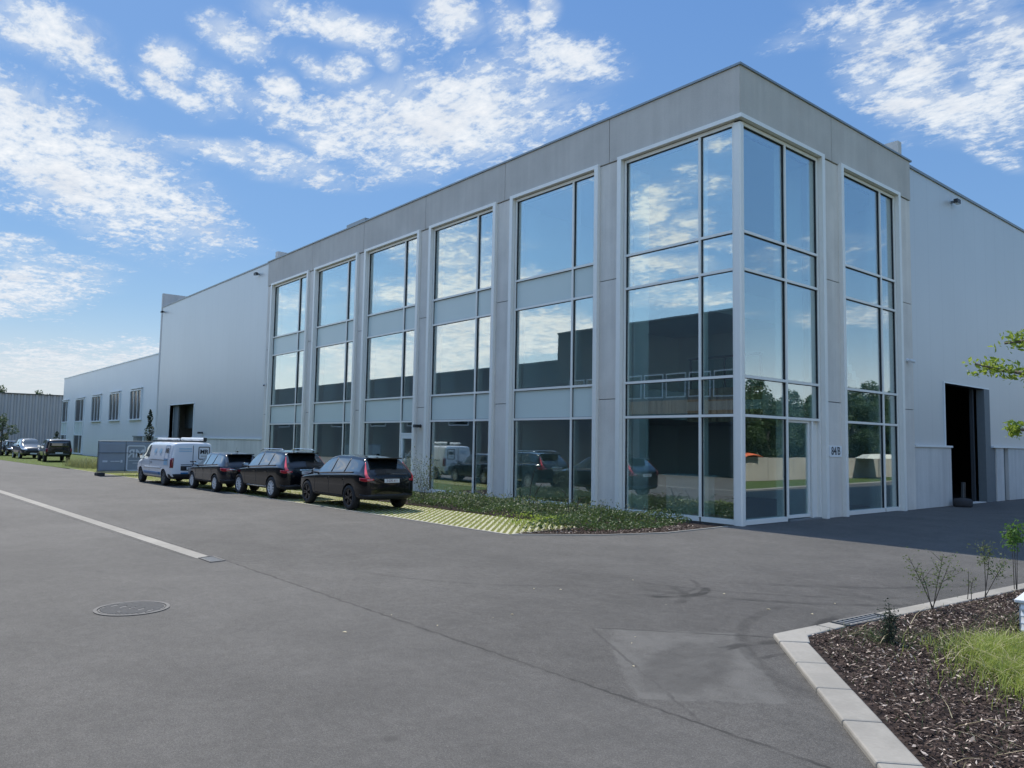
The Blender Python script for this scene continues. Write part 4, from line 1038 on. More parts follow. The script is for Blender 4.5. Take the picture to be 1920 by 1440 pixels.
# white van
def make_van(loc, rz):
    root = empty('parked_van', loc, 'white delivery van with MR logo, blue stripe and pipes on the roof', 'van', GRP, rz)
    T = [(.00, .45, .88, .70, 1.00, .86, 1.12, .78, 1.78, 1.82), (.04, .30, .93, .70, 1.00, .91, 1.12, .80, 1.83, 1.87), (.30, .26, .95, .68, 1.0, .93, 1.12, .81, 1.86, 1.90), (.9, .25, .955, .65, 1.0, .935, 1.12, .81, 1.87, 1.91),
         (1.9, .25, .955, .65, 1.0, .935, 1.11, .81, 1.87, 1.91), (2.75, .25, .955, .65, 1.0, .935, 1.10, .81, 1.86, 1.90), (2.83, .25, .955, .65, 1.0, .935, 1.10, .81, 1.86, 1.90), (3.35, .25, .955, .65, .99, .93, 1.09, .80, 1.83, 1.87),
         (3.85, .25, .95, .64, .97, .925, 1.07, .80, 1.50, 1.56), (4.25, .26, .95, .62, .95, .91, 1.05, .80, 1.17, 1.23), (4.65, .28, .93, .60, .88, .86, .98, .74, 1.03, 1.08), (4.86, .32, .86, .58, .78, .76, .86, .62, .89, .91), (4.96, .40, .74, .55, .66, .62, .70, .5, .72, .74)]
    def rule(i, j, s):
        if j == 5 and i in (6, 7): return ('side_window|' + s, 'cglass_clear')
        if j in (7,) and i in (7, 8): return ('windscreen|', 'cglass_clear')
        if j == 5 and i == 8: return ('window_pillar|' + s, 'cglass')
        if j in (0,): return None
        if j == 1 and i < 1: return None
    bvh = car_body(T, rule, (.86, 4.09), .335, .955, 'paint_white', root, .3, (0,))
    for x in (.86, 4.09):
        for sg in (1, -1): wheel(root, x, sg * .825, .335, sg, (6, 'galv'))
    mirrors(root, bvh, 3.8, .90, 1.17, 'trim')
    strip(bvh, [(.30, .95, .52), (.02, .7, .52), (-.02, 0, .52), (.02, -.7, .52), (.30, -.95, .52)], [(.30, .95, .30), (.06, .7, .30), (.02, 0, .30), (.06, -.7, .30), (.30, -.95, .30)], 'trim', 'rear_bumper', root, 8, .015)
    strip(bvh, [(.02, .5, .585), (-.02, 0, .585), (.02, -.7, .585)], [(.02, .5, .52), (-.02, 0, .52), (.02, -.7, .52)], 'bluestripe', 'rear_stripe', root, 8, .016)
    for sg in (1, -1):
        strip(bvh, [(1.28, sg * .96, .56), (3.62, sg * .96, .56)], [(1.28, sg * .96, .44), (3.62, sg * .96, .44)], 'bluestripe', 'side_stripe', root, 10, .010)
        strip(bvh, [(1.28, sg * .96, .43), (3.62, sg * .96, .43)], [(1.28, sg * .96, .41), (3.62, sg * .96, .41)], 'paleblue', 'side_stripe', root, 10, .010)
        strip(bvh, [(.10, sg * .93, 1.20), (-.02, sg * .80, 1.20)], [(.10, sg * .95, .78), (-.02, sg * .82, .78)], 'darkred', 'tail_light', root, 5, .016)
        strip(bvh, [(.4, sg * .96, 1.10), (2.7, sg * .96, 1.10)], [(.4, sg * .96, 1.08), (2.7, sg * .96, 1.08)], 'trim', 'slide_rail', root, 8, .006)
        for xs in (2.79, 3.92): strip(bvh, [(xs, sg * .96, 1.08), (xs, sg * .96, .36)], [(xs + .014, sg * .96, 1.08), (xs + .014, sg * .96, .36)], 'trim', 'door_seam', root, 6, .003)
        strip(bvh, [(2.62, sg * .96, .98), (2.5, sg * .96, .98)], [(2.62, sg * .96, .94), (2.5, sg * .96, .94)], 'trim', 'door_handle', root, 3, .014)
        strip(bvh, [(1.2, sg * .96, .78), (3.6, sg * .96, .76)], [(1.2, sg * .96, .72), (3.6, sg * .96, .70)], 'capwhite', 'side_moulding', root, 8, .014)
    strip(bvh, [(0, .01, 1.75), (0, .01, .6)], [(0, -.01, 1.75), (0, -.01, .6)], 'trim', 'door_seam', root, 8, .004)
    strip(bvh, [(0, .5, .86), (0, -.5, .86)], [(0, .5, .66), (0, -.5, .66)], 'trim', 'plate_recess', root, 6, .008)
    strip(bvh, [(0, .5, .93), (0, -.5, .93)], [(0, .5, .90), (0, -.5, .90)], 'galv', 'rear_trim', root, 6, .012)
    strip(bvh, [(0, .12, 1.07), (0, -.14, 1.07)], [(0, .12, 1.035), (0, -.14, 1.035)], 'trim', 'door_handle', root, 3, .02)
    plate(root, -.035, .76, '1-XTD-407', -1)
    def onrear(vs2, fs2, cy, cz, mat, nm, off=.016):
        # rear is seen with +y to the left, so glyph x runs towards -y
        out = []
        for v in vs2:
            hit = bvh.ray_cast(Vector((-2, cy - v[0], cz + v[1])), Vector((1, 0, 0)))
            out.append((hit[0].x - off if hit[0] else -.02, cy - v[0], cz + v[1]))
        raw(nm, out, fs2, mat, root)
    onrear(*rframe(.50, .56, .06, .035), -.47, 1.42, 'black', 'logo_frame')
    vs, fs = text_mesh('MR', .26, .008); onrear(vs, fs, -.47, 1.47, 'black', 'logo_lettering')
    onrear([(-.14, -.01, 0), (.14, -.01, 0), (.14, .01, 0), (-.14, .01, 0)], [(0, 1, 2, 3)], -.47, 1.29, 'galv', 'logo_line')
    for z in (1.60, 1.50): onrear([(-.27, -.022, 0), (.27, -.022, 0), (.27, .022, 0), (-.27, .022, 0)], [(0, 1, 2, 3)], .33, z, 'paleblue', 'rear_lettering_band')
    def onside(vs2, fs2, cx, cz, mat, nm, sg=1, off=.012):
        out = []
        for v in vs2:
            hit = bvh.ray_cast(Vector((cx - v[0] * sg, sg * 3, cz + v[1])), Vector((0, -sg, 0)))
            out.append((cx - v[0] * sg, (hit[0].y if hit[0] else sg * .9) + sg * off, cz + v[1]))
        raw(nm, out, fs2, mat, root)
    # seen from the left flank (+y) the nose points left after the half turn
    onside(*rframe(.55, .62, .07, .035), .62, 1.43, 'bluestripe', 'side_logo_frame', 1)
    vs, fs = text_mesh('MR', .30, .008); onside(vs, fs, .62, 1.50, 'black', 'side_logo_lettering', 1)
    onside([(-.22, -.13, 0), (.22, -.13, 0), (.22, .10, 0), (-.22, .10, 0)], [(0, 1, 2, 3)], .62, 1.02, 'paleblue', 'side_panel_print', 1)
    for cx in (1.5, 2.2): onside([(-.2, -.09, 0), (.12, -.12, 0), (.22, .04, 0), (-.02, .10, 0)], [(0, 1, 2, 3)], cx, 1.5, 'paleblue', 'side_panel_print', 1)
    # roof rack and pipe carriers
    mb = MB()
    for x in (.7, 1.8, 2.9): mb.box(x - .02, x + .02, -.8, .8, 1.90, 1.95)
    mb.build('roof_rack', 'lampdark', root)
    MB().tube([(.2, -.55, 2.02), (3.1, -.55, 2.02)], .07, 12).build('pipe_carrier', 'galv' if False else 'capwhite', root, smooth=False)
    MB().tube([(.5, .45, 2.01), (3.3, .45, 2.01)], .05, 12).build('pipe_carrier', 'capwhite', root)
    MB().box(.16, .21, -.62, -.48, 1.95, 2.09).build('carrier_cap', 'lampdark', root)
    return root
make_van(uloc(-17.85, -5.47), math.pi + R(1.8))

# pick-up style car with hard top, and three cars facing the street further on
def make_pick(loc, rz):
    root = empty('parked_pickup', loc, 'dark blue pickup with a hard top over its bed, parked beyond the site fence', 'pickup', None, rz)
    T = [(.00, .62, .84, .78, .98, .80, 1.08, .72, 1.60, 1.64), (.05, .50, .90, .76, 1.0, .86, 1.10, .76, 1.70, 1.74), (.3, .42, .93, .72, 1.0, .88, 1.12, .77, 1.77, 1.81), (1.5, .40, .93, .70, 1.0, .88, 1.12, .76, 1.79, 1.84), (1.62, .40, .93, .70, 1.0, .88, 1.12, .75, 1.78, 1.83),
         (2.6, .40, .93, .70, 1.0, .88, 1.10, .70, 1.76, 1.82), (2.68, .40, .93, .70, 1.0, .88, 1.10, .70, 1.76, 1.82), (3.3, .40, .93, .70, 1.0, .88, 1.10, .70, 1.68, 1.74), (4.0, .42, .92, .70, 1.0, .87, 1.10, .78, 1.18, 1.23), (4.9, .45, .90, .70, .95, .82, 1.03, .70, 1.08, 1.11), (5.15, .5, .8, .66, .85, .7, .9, .55, .93, .95)]
    def rule(i, j, s):
        if j == 5 and i in (2, 4, 6): return ('side_window|%d' % i + s, 'cglass')
        if j == 7 and i == 7: return ('windscreen|', 'cglass_clear')
    bvh = car_body(T, rule, (1.15, 4.25), .38, .93, 'paint_navy', root)
    for x in (1.15, 4.25):
        for sg in (1, -1): wheel(root, x, sg * .80, .38, sg, (6, 'alloy_black'))
    mirrors(root, bvh, 3.6, .88, 1.2, 'trim')
    strip(bvh, [(0, .62, 1.58), (0, -.62, 1.58)], [(0, .66, 1.18), (0, -.66, 1.18)], 'cglass', 'rear_window', root, 8, .01)
    strip(bvh, [(.1, .93, 1.08), (.0, .76, 1.08)], [(.1, .93, .80), (.0, .78, .80)], 'darkred', 'tail_light', root, 4, .012, True)
    strip(bvh, [(0, .7, .66), (0, -.7, .66)], [(0, .7, .54), (0, -.7, .54)], 'galv', 'rear_bumper', root, 6, .03)
    MB().box(-.02, .01, -.2, .2, -.05, .05).build('tailgate_handle', 'black', root).location = (-.01, 0, 1.0)
    plate(root, -.035, .72, '', -1)
    return root
make_pick((-44.5 * S, -4.95 * S, 0), math.pi - R(2))
def facing(name, label, x, y, Lc, H, hw, paint):
    make_suv(name, label, 'car', (x * S, y * S, 0), R(3), Lc, H, hw, paint, (.85, 3.5 * Lc / 4.5), .33, (10, 'alloy'), '', None, None, False, 'cars facing the street by the low hall', True)
facing('parked_people_carrier', 'tall dark people carrier facing out, its bright windscreen beside the pickup', -55.5, -5.38, 4.5, 1.78, .92, 'paint_grey')
facing('parked_hatchback', 'dark low hatchback facing out, left of the tall people carrier', -63.3, -5.23, 4.2, 1.50, .88, 'paint_black')
facing('parked_estate_car', 'silver car facing out at the left edge of the picture', -71.5, -5.0, 4.4, 1.48, .88, 'paint_silver')

# ------------------------------------------------------------------ site fence with printed banner (seen from the back)
fx = -26.3 * S; y0, y1 = -6.62 * S, -4.45 * S; fh = 1.44 * S
fe = empty('site_fence', (fx, (y0 + y1) / 2, 0), 'mobile site fence panel with a grey banner whose MR logo shows mirrored', 'fence')
o_ = fe.location
mb = MB().tube([(fx, y0, .12), (fx, y0, fh)], .022).tube([(fx, y1, .12), (fx, y1, fh)], .022).tube([(fx, y0, fh), (fx, y1, fh)], .02).tube([(fx, y0, .16), (fx, y1, .16)], .02).tube([(fx + .02, y0, fh * .66), (fx + .02, y1, fh * .66)], .014).tube([(fx + .01, y0 + 1.35, .16), (fx + .01, y0 + 1.35, fh)], .012)
mb.build('frame', 'galv', fe, o_)
ny, nz_ = 30, 12; vs = []; fs = []
for i in range(ny + 1):
    for j in range(nz_ + 1):
        u = i / ny; w = j / nz_
        vs.append((.015 * math.sin(u * 17) * math.sin(w * 3.1) - .01, y0 + .03 + u * (y1 - y0 - .06) - o_[1], .2 + w * (fh - .23)))
fs = [(i * (nz_ + 1) + j, (i + 1) * (nz_ + 1) + j, (i + 1) * (nz_ + 1) + j + 1, i * (nz_ + 1) + j + 1) for i in range(ny) for j in range(nz_)]
bn = raw('banner', vs, fs, 'banner', fe, smooth=True); bn.modifiers.new('sol', 'SOLIDIFY').thickness = .004
def onban(v2, f2, cy, cz, nm, mirror=True):   # seen from +x: picture-right is +y
    raw(nm, [(.018, cy + (-v[0] if mirror else v[0]), cz + v[1]) for v in v2], f2, 'bannerw', bn)
cy = y1 - .90 - o_[1]
onban(*rframe(.96, 1.40, .13, .07), cy, .93, 'logo_frame')
vs, fs = text_mesh('MR', .62, .012); onban(vs, fs, cy, 1.16, 'logo_lettering')
for z, w in ((.80, .36), (.66, .16)): onban([(-w, -.015, 0), (w, -.015, 0), (w, .015, 0), (-w, .015, 0)], [(0, 1, 2, 3)], cy, z, 'logo_line')
for ya, w, hh in ((.35, .12, .05), (.72, .10, .022), (.95, .12, .026), (1.16, .05, .07)): onban([(-w, -hh, 0), (w, -hh, 0), (w, hh, 0), (-w, hh, 0)], [(0, 1, 2, 3)], y0 + ya - o_[1], .76, 'banner_print')
for yy in (y0, y1): MB().box(fx - .36, fx + .36, yy - .05, yy + .32 if yy == y0 else yy + .12, .0, .17).build('rubber_foot', 'foot', fe, o_, bevel=.03)

# barrier post foot by the right loading door
bp = empty('barrier_post', (.30 * S, 10.95 * S, 0), 'dark rubber post base with short post beside the right loading door', 'bollard')
MB().lathe([(.001, 0), (.30, 0), (.335, .05), (.335, .22), (.28, .30), (.1, .33), (.001, .33)], (0, 0, 0), 'z', 24).build('rubber_base', 'foot', bp, smooth=True)
MB().tube([(0, .05, .3), (0, .12, .92)], .075, 12).build('post', 'lampdark', bp)
# white louvred cabinet, partly in frame
wbx = empty('louvred_cabinet', (7.13 * S, -5.72 * S, .03), 'white louvred cabinet standing on the bark bed at the right edge', 'cabinet', None, R(8))
MB().box(-.46, .5, -.42, .42, 0, .36).build('cabinet_body', 'whitebox', wbx)
MB().box(-.50, .54, -.46, .46, .361, .40).build('cabinet_lid', 'whitebox', wbx, bevel=.01)
mb = MB()
for k in range(4):
    z = .05 + k * .08
    mb.add([(-.462, y, z + dz) if dx == 0 else (-.505, y, z + dz) for dx, dz in ((0, .07), (1, .0), (1, .015), (0, .085)) for y in (-.40, .40)], [(0, 2, 3, 1), (2, 4, 5, 3), (4, 6, 7, 5)])
    mb.add([(x, -.422 if dx == 0 else -.465, z + dz) for dx, dz in ((0, .07), (1, .0), (1, .015), (0, .085)) for x in (-.44, .48)], [(0, 2, 3, 1), (2, 4, 5, 3), (4, 6, 7, 5)])
mb.build('louvres', 'whitebox', wbx)

# ------------------------------------------------------------------ vegetation
def ground_cover(name, poly, n, h, size, mat, z=.02, hf=None, g=None):
    g = g or np.random.default_rng(5); p = inpoly(poly, n, g)
    cl = np.sin(p[:, 0] * 2.1 + 1.3 * np.sin(p[:, 1] * 1.7)) * .3 + np.sin(p[:, 1] * 3.3 + p[:, 0] * 1.1) * .2 + .75
    hh = h * cl * (hf(p) if hf is not None else 1)
    pts = np.column_stack([p, z + hh * g.uniform(0, 1, n) ** .6])
    v, f = leaves(pts, size, .6, .5, g)
    o = raw(name, v.tolist(), f.tolist(), mat); o['kind'] = 'stuff'
    return o
bedp = us([(-1.7, -4.9), (-1.75, -3.15), (-9.6, -3.1), (-9.6, -.5), (-.95, -.4), (-.6, -2.1), (-.9, -3.5)])
def hf(p): return np.clip((-.35 * S - p[:, 0]) / 1.6, .25, 1)
ground_cover('shrub_cover', bedp, 17000, .29, .085, 'leaf_bed', .02, hf)
ground_cover('yellow_cover', us([(-3.4, -4.0), (-3.2, -3.1), (-1.8, -3.0), (-1.9, -4.3)]), 500, .30, .06, 'leaf_pin', .03, None, np.random.default_rng(8))
ground_cover('tall_cover', us([(-8.6, -2.9), (-8.6, -1.2), (-4.5, -1.2), (-1.2, -1.0), (-1.4, -1.9), (-4, -2.6)]), 1700, .50, .07, 'leaf_shrub', .02, None, np.random.default_rng(15))
g = np.random.default_rng(11)
# bare twigs standing up out of the cover
mb = MB()
for k in range(34):
    p = inpoly(bedp, 1, g)[0]; a = g.uniform(0, 6.28); hgt = g.uniform(.3, .75)
    pts = [(p[0], p[1], .1)]
    for q in range(4): a += g.normal() * .5; pts.append((pts[-1][0] + math.cos(a) * .09, pts[-1][1] + math.sin(a) * .09, pts[-1][2] + hgt / 4))
    mb.tube(pts, [.008, .007, .006, .004, .003], 5)
o = mb.build('bed_twigs', 'twig'); o['kind'] = 'stuff'
mb = MB()
for (x, y), (dx, dy), hgt in (((-4.9, -1.6), (.5, -.1), 1.35), ((-5.0, -1.4), (.9, -.2), .9), ((-3.3, -1.8), (-.3, 0), .75), ((-3.2, -1.7), (.35, .1), .6)):
    mb.tube([(x * S, y * S, .05), (x * S + dx * .2, y * S + dy * .2, hgt * .6), (x * S + dx * .6, y * S + dy * .6, hgt * .95), (x * S + dx, y * S + dy, hgt)], [.014, .011, .008, .005], 6)
mb.build('bare_shrub', 'twig', None, (-4.6 * S, -1.6 * S, 0), label='thin leafless arching twigs rising from the shrub bed in front of the glass', cat='plant')
# mulch chips
def chips(name, poly, n, size, z):
    g = np.random.default_rng(3); p = inpoly(poly, n, g); a = g.uniform(0, 6.28, n); ln = size * g.uniform(.4, 1.7, n); w = ln * g.uniform(.15, .4, n)
    t = np.column_stack([np.cos(a), np.sin(a), g.normal(size=n) * .3]); b = np.column_stack([-np.sin(a), np.cos(a), g.normal(size=n) * .35])
    c = np.column_stack([p, z + g.uniform(0, .035, n)])
    v = np.stack([c - t * ln[:, None] * .5 - b * w[:, None] * .3, c - t * ln[:, None] * .1 - b * w[:, None] * .5, c + t * ln[:, None] * .5, c - t * ln[:, None] * .2 + b * w[:, None] * .5], 1).reshape(-1, 3)
    o = raw(name, v.tolist(), np.arange(4 * n).reshape(n, 4).tolist(), 'chips'); o['kind'] = 'stuff'
nb = us([(5.74, -7.72), (5.86, -7.92), (8.9, -11.35), (9.4, -9.5), (8.2, -6.5), (7.2, -3.2), (6.13, -3.0)])
chips('bark_chips', nb, 62000, .036, .033)
chips('bed_bark', us([(-1.5, -4.95), (-1.7, -3.4), (-.6, -1.0), (-.22, -1.0), (-.16, -2.38), (-.56, -3.69)]), 5000, .05, .015)
# grass tufts in the bed: thick clump right, with dry straw
g = np.random.default_rng(21)
c0 = np.array([(7.05, -7.25), (7.3, -7.6), (6.95, -6.9), (7.45, -7.2), (7.2, -6.5), (7.6, -7.9), (7.35, -6.8), (7.7, -7.4)]) * S
pts = c0[g.integers(0, len(c0), 15000)] + g.normal(size=(15000, 2)) * np.where(g.uniform(size=(15000, 1)) < .75, .17, .36)
v, f = blades(np.column_stack([pts, np.full(len(pts), .03)]), .15, .006, .8, g); v2 = v
o = raw('grass_clump', v.tolist(), f, 'blade'); o['kind'] = 'stuff'
pts = np.concatenate([inpoly(nb, 1100, g), (np.array([6.55, -7.0]) * S + g.normal(size=(500, 2)) * .3), (np.array([6.1, -7.3]) * S + g.normal(size=(350, 2)) * .2), (np.array([6.8, -5.6]) * S + g.normal(size=(900, 2)) * np.array([.3, .5]))])
v, f = blades(np.column_stack([pts, np.full(len(pts), .03)]), .07, .005, 1.2, g)
o = raw('sparse_weeds', v.tolist(), f, 'leaf_bed'); o['kind'] = 'stuff'
pts = np.concatenate([c0[g.integers(0, len(c0), 500)] * .985, c0[g.integers(0, len(c0), 420)] + g.normal(size=(420, 2)) * .26, inpoly(nb, 160, g)])
v, f = blades(np.column_stack([pts, np.full(len(pts), .06)]), .12, .006, 3.2, g)
o = raw('dry_straw', v.tolist(), f, 'straw'); o['kind'] = 'stuff'
# grass along the parking edge and verge
g = np.random.default_rng(31)
pe = us([(-12, ye(-12) + .06), (-12, -3.4), (-34, -3.5), (-34, ye(-34) + .1)])
pts = np.concatenate([inpoly(pe, 9000, g), inpoly(us([(-34, ye(-34)), (-34, -1), (-60, -1), (-60, -7.8), (-42, -6.9)]), 6000, g), inpoly(us([(-2, -4.9), (-2, -3.2), (-11, -3.3), (-11, -5.2)]), 2500, g)])
v, f = blades(np.column_stack([pts, np.full(len(pts), .006)]), .05, .012, .8, g)
o = raw('verge_grass', v.tolist(), f, 'blade'); o['kind'] = 'stuff'
pts = inpoly(us([(-33.5, -5.6), (-33.5, -3.2), (-38, -3.4), (-38, -5.9)]), 2600, g)
v, f = blades(np.column_stack([pts, np.full(len(pts), .0)]), .62, .016, .5, g)
o = raw('ornamental_grass', v.tolist(), f, 'ornam'); o['kind'] = 'stuff'

def stem_plant(name, loc, stems, mat, label, lsize, nleaf, cat='sapling', spread=.05, group=None):
    root = empty(name, loc, label, cat, group); g = np.random.default_rng(int(abs(loc[0] * 100 + loc[1] * 37)) % 9999)
    mb = MB(); P = []
    for (dx, dy, h, lo) in stems:
        b = (g.normal() * .02, g.normal() * .02, 0); m = (dx * .45, dy * .45, h * .5); t = (dx, dy, h)
        mb.tube([b, m, t], [.0065, .005, .0025], 6)
        for k in range(nleaf):
            u = g.uniform(lo, 1.0); q = np.array(b) * (1 - u) ** 2 + 2 * u * (1 - u) * np.array(m) + u * u * np.array(t)
            P.append(q + g.normal(size=3) * spread)
        for k in range(6):
            u = g.uniform(lo, .95); q = np.array(b) * (1 - u) ** 2 + 2 * u * (1 - u) * np.array(m) + u * u * np.array(t); e = q + np.array([g.normal() * spread * 1.6, g.normal() * spread * 1.6, abs(g.normal()) * spread])
            mb.tube([tuple(q), tuple(e)], [.003, .0015], 4)
            for r_ in range(3): P.append(e + g.normal(size=3) * .02)
    mb.build('stem', 'twig', root)
    v, f = leaves(P, lsize, .2, .5, g); raw('foliage', v.tolist(), f.tolist(), mat, root)
    return root
stem_plant('sapling', (5.90 * S, -5.60 * S, .03), [(-.26, -.08, .66, .45), (.10, .12, .72, .45), (-.1, -.1, .5, .5), (.2, .05, .62, .55)], 'leaf_sap', 'sparse grey green sapling with spreading stems by the kerb, left of the other saplings', .036, 80, spread=.065)
stem_plant('sapling', (5.93 * S, -4.72 * S, .03), [(.0, .0, .40, .3), (.05, .03, .3, .4)], 'leaf_sap', 'shortest thin sapling by the kerb, between the spreading sapling and the upright one', .03, 14, spread=.03)
stem_plant('sapling', (6.0 * S, -4.42 * S, .03), [(-.02, .0, .80, .5), (.06, .02, .74, .55), (.22, .10, .55, .5)], 'leaf_sap', 'upright thin sapling with three bare lower stems behind the kerb', .04, 95, spread=.05)
stem_plant('sapling', (6.04 * S, -3.60 * S, .03), [(.0, .0, .95, .70), (.05, .05, .98, .68), (-.05, -.02, .90, .72)], 'leaf_sap2', 'bright green bushy headed sapling at the right edge above the cabinet', .055, 120, spread=.06)
stem_plant('young_shrub', (6.27 * S, -7.42 * S, .03), [(0, 0, .42, .05), (.04, .03, .32, .05), (-.05, .02, .28, .05), (.02, -.05, .34, .05)], 'leaf_dark', 'small dark upright shrub in the bark just inside the kerb corner', .03, 170, 'shrub', .035)
stem_plant('leafy_shrub', (-8.15 * S, -2.55 * S, .02), [(.25, -.1, 1.55, .25), (-.4, .1, 1.4, .25), (.55, .05, 1.5, .3), (.1, .2, 1.1, .2), (.7, 0, 1.2, .3), (-.7, -.1, 1.75, .35)], 'leaf_shrub', 'tall pale leaved shrub beside the tail of the nearest black car', .065, 95, 'shrub', .13)

def make_tree(name, loc, h, r, nl, lsize, mat, label, seed, cat='tree', trunk_h=.35, squash=1., group=None, tr=.03):
    root = empty(name, loc, label, cat, group); g = np.random.default_rng(seed); mb = MB()
    top = np.array([g.normal() * .1 * r, g.normal() * .1 * r, h * .85])
    mb.tube([(0, 0, 0), tuple(top * .4), tuple(top * .75), tuple(top)], [h * tr, h * tr * .75, h * tr * .45, h * tr * .12], 8)
    cc = []; nL = 11
    for k in range(nL):
        u = trunk_h + (1 - trunk_h) * (k + .5) / nL * .9; b = top * u; a = k * 2.4 + g.normal() * .3
        rr = r * (1 - ((u - .55) / .62) ** 2) * g.uniform(.7, 1.1); rr = max(rr, r * .25)
        e = b + np.array([math.cos(a) * rr * .8, math.sin(a) * rr * .8, h * .09 * squash])
        mb.tube([tuple(b), tuple((b + e) / 2 + np.array([0, 0, h * .02])), tuple(e)], [h * tr * .35, h * tr * .2, h * tr * .06], 6)
        for q in (.45, .75, 1.): cc.append((b + (e - b) * q + g.normal(size=3) * .08 * r, r * g.uniform(.18, .34)))
    cc.append((top, r * .3)); cc.append((top + np.array([0, 0, h * .08]), r * .22))
    w = np.array([c[1] ** 2 for c in cc]); w /= w.sum(); idx = g.choice(len(cc), nl, p=w)
    ctr = np.array([c[0] for c in cc])[idx]; rad = np.array([c[1] for c in cc])[idx]
    d = g.normal(size=(nl, 3)); d /= np.linalg.norm(d, axis=1)[:, None]; d *= (g.uniform(.25, 1, nl) ** .5)[:, None]; d[:, 2] *= .75
    v, f = leaves(ctr + d * rad[:, None], lsize, .5, .6, g)
    mb.build('trunk', 'bark', root); raw('crown', v.tolist(), f.tolist(), mat, root)
    return root
def copy_tree(o, loc, s, rz, label=None):
    c = o.copy(); COL.objects.link(c); c.location = loc; c.scale = (s, s, s); c.rotation_euler = (0, 0, rz)
    if label: c['label'] = label
    for ch in list(o.children):
        d = ch.copy(); COL.objects.link(d); d.parent = c
    return c
GT = 'dense trees behind the boundary wall'
LT = 'dense green tree behind the pale boundary wall, mirrored in the entrance glazing'
t0 = make_tree('tree', (15 * S, 19 * S, 0), 8.2, 3.9, 12000, .26, 'leaf_tree', LT, 1, group=GT, trunk_h=.03)
gg = np.random.default_rng(4)
for k in range(20):
    copy_tree(t0, ((14.3 + 3.4 * (k % 2) + gg.uniform(0, 1.5)) * S, (6 + k * 2.6 + gg.uniform(-.6, .6)) * S, 0), gg.uniform(.7, 1.0) + .12 * (k % 2), gg.uniform(0, 6))
ft = make_tree('tree', (-113 * S, -5.6 * S, 0), 12.2, 3.6, 2600, .42, 'leaf_far', 'darker tree rising behind the corrugated shed at the left picture edge', 9, trunk_h=.4)
ft2 = copy_tree(ft, (-113 * S, -1.2 * S, 0), .93, 2., 'rounded tree top showing behind the corrugated shed, right of the darker one')
ft3 = copy_tree(ft, (-113 * S, 3.6 * S, 0), .84, 4., 'low tree top barely showing over the corrugated shed roof near the pale hall')
make_tree('tree', (-62 * S, -6.0 * S, 0), 4.3, 1.25, 1500, .16, 'leaf_far', 'small young street tree in front of the corrugated shed', 12, trunk_h=.35)
def column_tree(loc, h, r, n, mat, label, seed, size):
    root = empty('columnar_tree', loc, label, 'tree'); g = np.random.default_rng(seed); mb = MB()
    mb.tube([(0, 0, 0), (.03, 0, h * .5), (0, .02, h * .95)], [.05, .035, .01], 6); P = []
    for k in range(n):
        u = g.uniform(.12, 1.) ; rr = r * (1 - ((u - .45) / .62) ** 2) * (.75 + .35 * math.sin(u * 23)); a = g.uniform(0, 6.28)
        q = rr * g.uniform(.2, 1) ** .5; P.append((math.cos(a) * q, math.sin(a) * q, u * h))
    mb.build('trunk', 'bark', root); v, f = leaves(P, size, .2, .6, g); raw('crown', v.tolist(), f.tolist(), mat, root)
column_tree((-38.3 * S, -1.5 * S, 0), 3.22 * S, .36, 900, 'leaf_dark', 'narrow columnar tree standing between the low hall and the tall warehouse', 6, .15)
column_tree((-88 * S, 2.1 * S, 0), 2.05 * S, .5, 500, 'leaf_dark', 'small dark conifer against the far corrugated shed', 8, .2)
# tree outside the frame whose branches reach in at the right
st = empty('young_oak', (8.5 * S, -7.6 * S, .03), 'young yellow green oak at the right edge, branches reaching into view', 'tree')
mb = MB(); g = np.random.default_rng(77); P = []; o = Vector(st.location)
mb.tube([(0, 0, 0), (.02, 0, 1.6), (0, .03, 3.2), (.03, 0, 4.4)], [.055, .045, .03, .01], 8)
def branch(pts, n, sp, lo=.2):
    pts = [np.array(p) * S - np.array(o) for p in pts]
    mb.tube([tuple(p) for p in pts], [.022 * (1 - k / len(pts)) + .004 for k in range(len(pts))], 6)
    for k in range(n):
        u = lo + (1 - lo) * k / n; t = u * (len(pts) - 1); i = min(int(t), len(pts) - 2); q = pts[i] + (pts[i + 1] - pts[i]) * (t - i)
        cl = q + g.normal(size=3) * np.array([sp, sp, sp * .8])
        for r_ in range(5): P.append(cl + g.normal(size=3) * .028)
branch([(8.5, -7.6, 2.0), (7.95, -7.95, 2.10), (7.52, -8.0, 2.17), (7.32, -8.0, 2.22), (7.17, -8.0, 2.27)], 74, .045, .3)
branch([(8.5, -7.6, 2.3), (7.8, -8.0, 2.40), (7.52, -8.0, 2.41), (7.36, -8.0, 2.40)], 36, .045, .5)
branch([(8.5, -7.6, 1.75), (7.9, -7.9, 1.80), (7.48, -8.0, 1.795), (7.36, -8.0, 1.80)], 26, .02, .78)
branch([(8.5, -7.6, 2.6), (8.9, -7.0, 2.9), (9.4, -6.6, 3.1)], 120, .08)
branch([(8.5, -7.6, 2.9), (8.4, -7.0, 3.2), (8.3, -6.5, 3.5)], 120, .08)
branch([(8.5, -7.6, 2.5), (8.9, -8.2, 2.8), (9.3, -8.6, 3.0)], 120, .08)
mb.build('trunk', 'bark', st); v, f = leaves(P, .055, .4, .5, g); raw('crown', v.tolist(), f.tolist(), 'leaf_pin', st)
